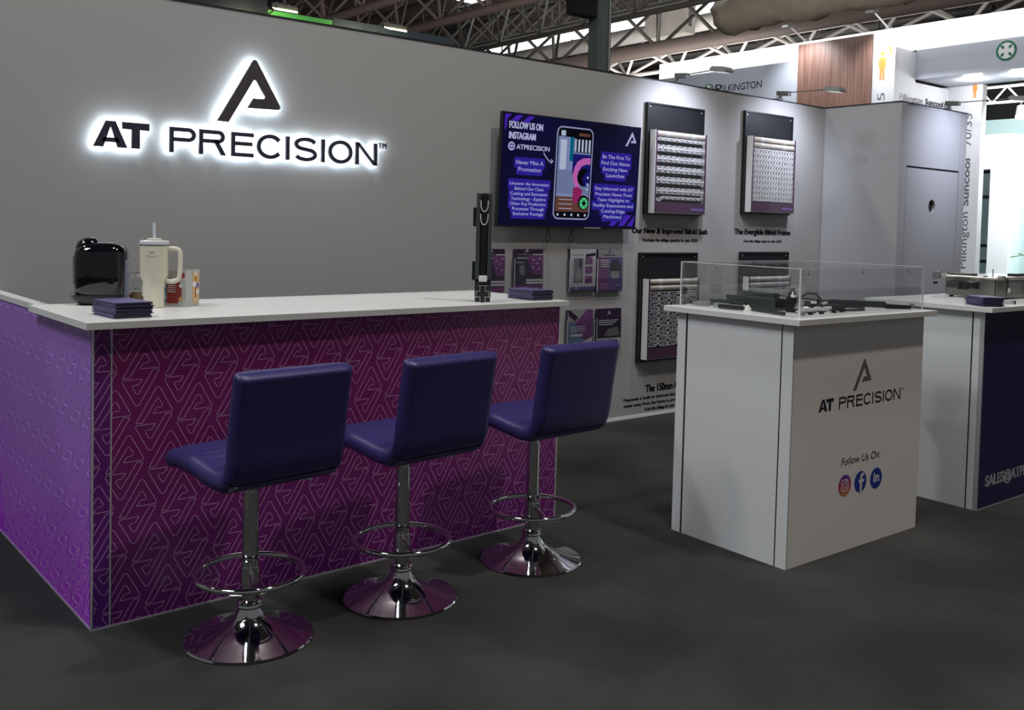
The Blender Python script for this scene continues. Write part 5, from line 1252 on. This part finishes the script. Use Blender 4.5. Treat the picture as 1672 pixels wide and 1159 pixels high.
# vertical wording running up
b = MB()
ov = frame_on(10.857)
M_sl = mat('slate_print', (.12, .14, .18), .5)
for w_, a0, a1, c0, c1, bd, rf in (('Pilkington', .98, 1.72, -.08, .04, 0, 'Pg'), ('Suncool', 1.80, 2.42, -.05, .04, .03, None), ('TM', 2.46, 2.53, .01, .04, 0, None), ('70/35', 2.58, 3.00, -.05, .05, 0, None)):
    b = MB(); text_into(b, w_, a0, a1, c0, c1, ov+nY*(-1.17), Z_, -nY, bold=bd, ref=rf); obj('vertical_wording', b, M_sl, bo)
b = MB(); text_into(b, '70/35', 2.62, 3.17, -.05, .05, frame_on(9.498)+nY*(-1.62), Z_, -nY); obj('vertical_wording', b, mat('slate_print_2', (.15, .17, .20), .5), bo)
for k, (y, lab) in enumerate(((2.75, 'left silver arm lamp leaning over the wood panel'), (1.55, 'right silver arm lamp over the white column'))):
    t = thing('arm_spotlight', lab, 'spotlight', (9.5, y, 3.96), 0); obj('arm', MB().cyl((0, 0, 0), (-.42, -.05, .12), .012, n=8), M_trim, t, smooth=True); obj('lamp_head', MB().obox((-.48, -.05, .13), (.07, 0, .02), (0, .05, 0), (0, 0, .018)), M_lamps, t, bevel=.005)
    obj('clamp', MB().box(-.02, .03, -.03, .03, -.005, .03), M_lamps, t)
    d = bpy.data.lights.new('stand_lamp_beam', 'SPOT'); d.energy = 60; d.color = (.9, .95, 1); d.spot_size = 1.9; d.spot_blend = .8; d.shadow_soft_size = .05
    o = bpy.data.objects.new('stand_lamp_beam', d); COL.objects.link(o); o.parent = t; o.location = (-.48, -.05, .08); o.rotation_euler = Vector((.45, -.05, -.75)).to_track_quat('-Z', 'Y').to_euler()
area((7.4, 3.5, 4.6), (9.5, 3.3, 2.9), 1.0, 12, (.95, .97, 1))  # unseen fill lamp added to brighten the neighbouring stand
# small lamps poking over the main wall
for i, (x, y, z, dx) in enumerate(((3.02, .6, 2.62, .12), (3.75, 1.0, 2.68, .12), (2.72, .3, 2.55, .08))):
    t = thing('arm_spotlight', ('small silver lamp poking over the wall top left of the column', 'small silver lamp poking over the wall top right of the column', 'smallest silver lamp poking over the wall, furthest left')[i], 'spotlight', (x, y, z-.12), 0)
    obj('arm', MB().cyl((0, 0, -(z-.12)), (0, 0, 0.02), .006, n=8), M_trim, t); obj('boom', MB().cyl((0, 0, .02), (dx, -.06, .09), .006, n=8), M_trim, t); obj('lamp_head', MB().obox((dx+.03, -.06, .09), (.035, 0, -.006), (0, .03, 0), (0, 0, .010)), M_pipew, t, bevel=.004)

# ------------------------------------------------------------------ BRIGHT STAND AT THE RIGHT EDGE
bs = thing('exhibition_stand', 'brightly lit white and pale teal stand at the right edge', 'exhibition stand', (13, 1.5, 0))
def b2(x0, x1, y0, y1, z0, z1): return MB().box(x0-13, x1-13, y0-1.5, y1-1.5, z0, z1)
obj('teal_wall', b2(14.2, 14.3, -2, 4.2, 0, 3.30), M_teal, bs)
obj('white_portal', MB().add(b2(13, 13.3, 1.54, 1.85, 0, 2.94).v, b2(0, 1, 0, 1, 0, 1).f).box(0, .3, .35, 1.0, 2.42, 2.94), M_boothw, bs)
b = MB()
for z in (2.36, 1.98, 1.24, 1.0): b.box(.10, .14, .36, .9, z, z+.05)
for y in (.37,): b.box(.10, .14, y, y+.03, .9, 2.4)
obj('black_shelf_frame', b, M_black, bs)
obj('window_frame', b2(13.9, 13.95, 1.0, 1.55, 2.5, 2.85), M_black, bs)
b = MB().box(.88, .92, -.62, -.30, .6, 2.05); obj('dark_display', b, mat('dark_teal', (.02, .05, .05), .4), bs)
obj('teal_post', b2(13.05, 13.3, 1.40, 1.535, 0, 2.90), M_teal, bs)
obj('drape', b2(15.5, 15.6, -2, 5, 2.5, 4.2), mat('black_drape', (.015, .015, .016), .8), bs)
pl = thing('potted_plant', 'arching green plant in front of the pale teal stand', 'plant', (12.7, 1.05, .6))
obj('pot', MB().lathe([(0, 0), (.10, 0), (.14, .25), (.12, .25)], n=20), M_boothw, pl)
for k in range(6):
    a = k*1.1; obj('leaf', MB().tube([(0, 0, .24), (.10*math.cos(a), .10*math.sin(a), .5+.03*k), (.30*math.cos(a), .30*math.sin(a), .62-.05*k)], .009, 6), mat('leaf_green', (.10, .16, .06), .6), pl, smooth=True)
obj('plinth', MB().box(-.2, .2, -.2, .2, -.6, 0), M_boothw, pl)
gt = thing('lighting_truss', 'silver lattice lighting truss above the pale teal stand', 'lighting truss', (12.2, 1.5, 3.30))
for dy, dz in ((0, 0), (0, .22)): obj('chord', MB().cyl((0, -3.0, dz), (0, 1.2, dz), .020, n=10), M_pipew, gt, smooth=True)
for k in range(20): obj('lattice_bar', MB().cyl((0, -3+.2*k, 0 if k % 2 else .22), (0, -2.8+.2*k, .22 if k % 2 else 0), .013, n=8), M_pipew, gt, smooth=True)
for i, y in enumerate((1.10, .78)):
    t = thing('stage_lamp', ('left glowing lamp hanging from the lattice truss', 'right glowing lamp hanging from the lattice truss, brightest')[i], 'lamp', (12.2, y, 3.105), 0)
    obj('housing', MB().cyl((0, 0, .12), (-.02, -.02, -.02), .05, .08, n=20), M_pipew, t, smooth=True); obj('lens', MB().cyl((-.021, -.021, -.021), (-.024, -.024, -.03), .075, n=20), emat('stage_glow', (1, 1, .95), 12), t); obj('hook', MB().cyl((0, 0, .12), (0, 0, .17), .01, n=8), M_dark, t)
area((11.6, .2, 3.25), (13.6, 1.7, 2.0), .6, 170, (.93, 1, 1))  # unseen fill lamp added to brighten the white portal
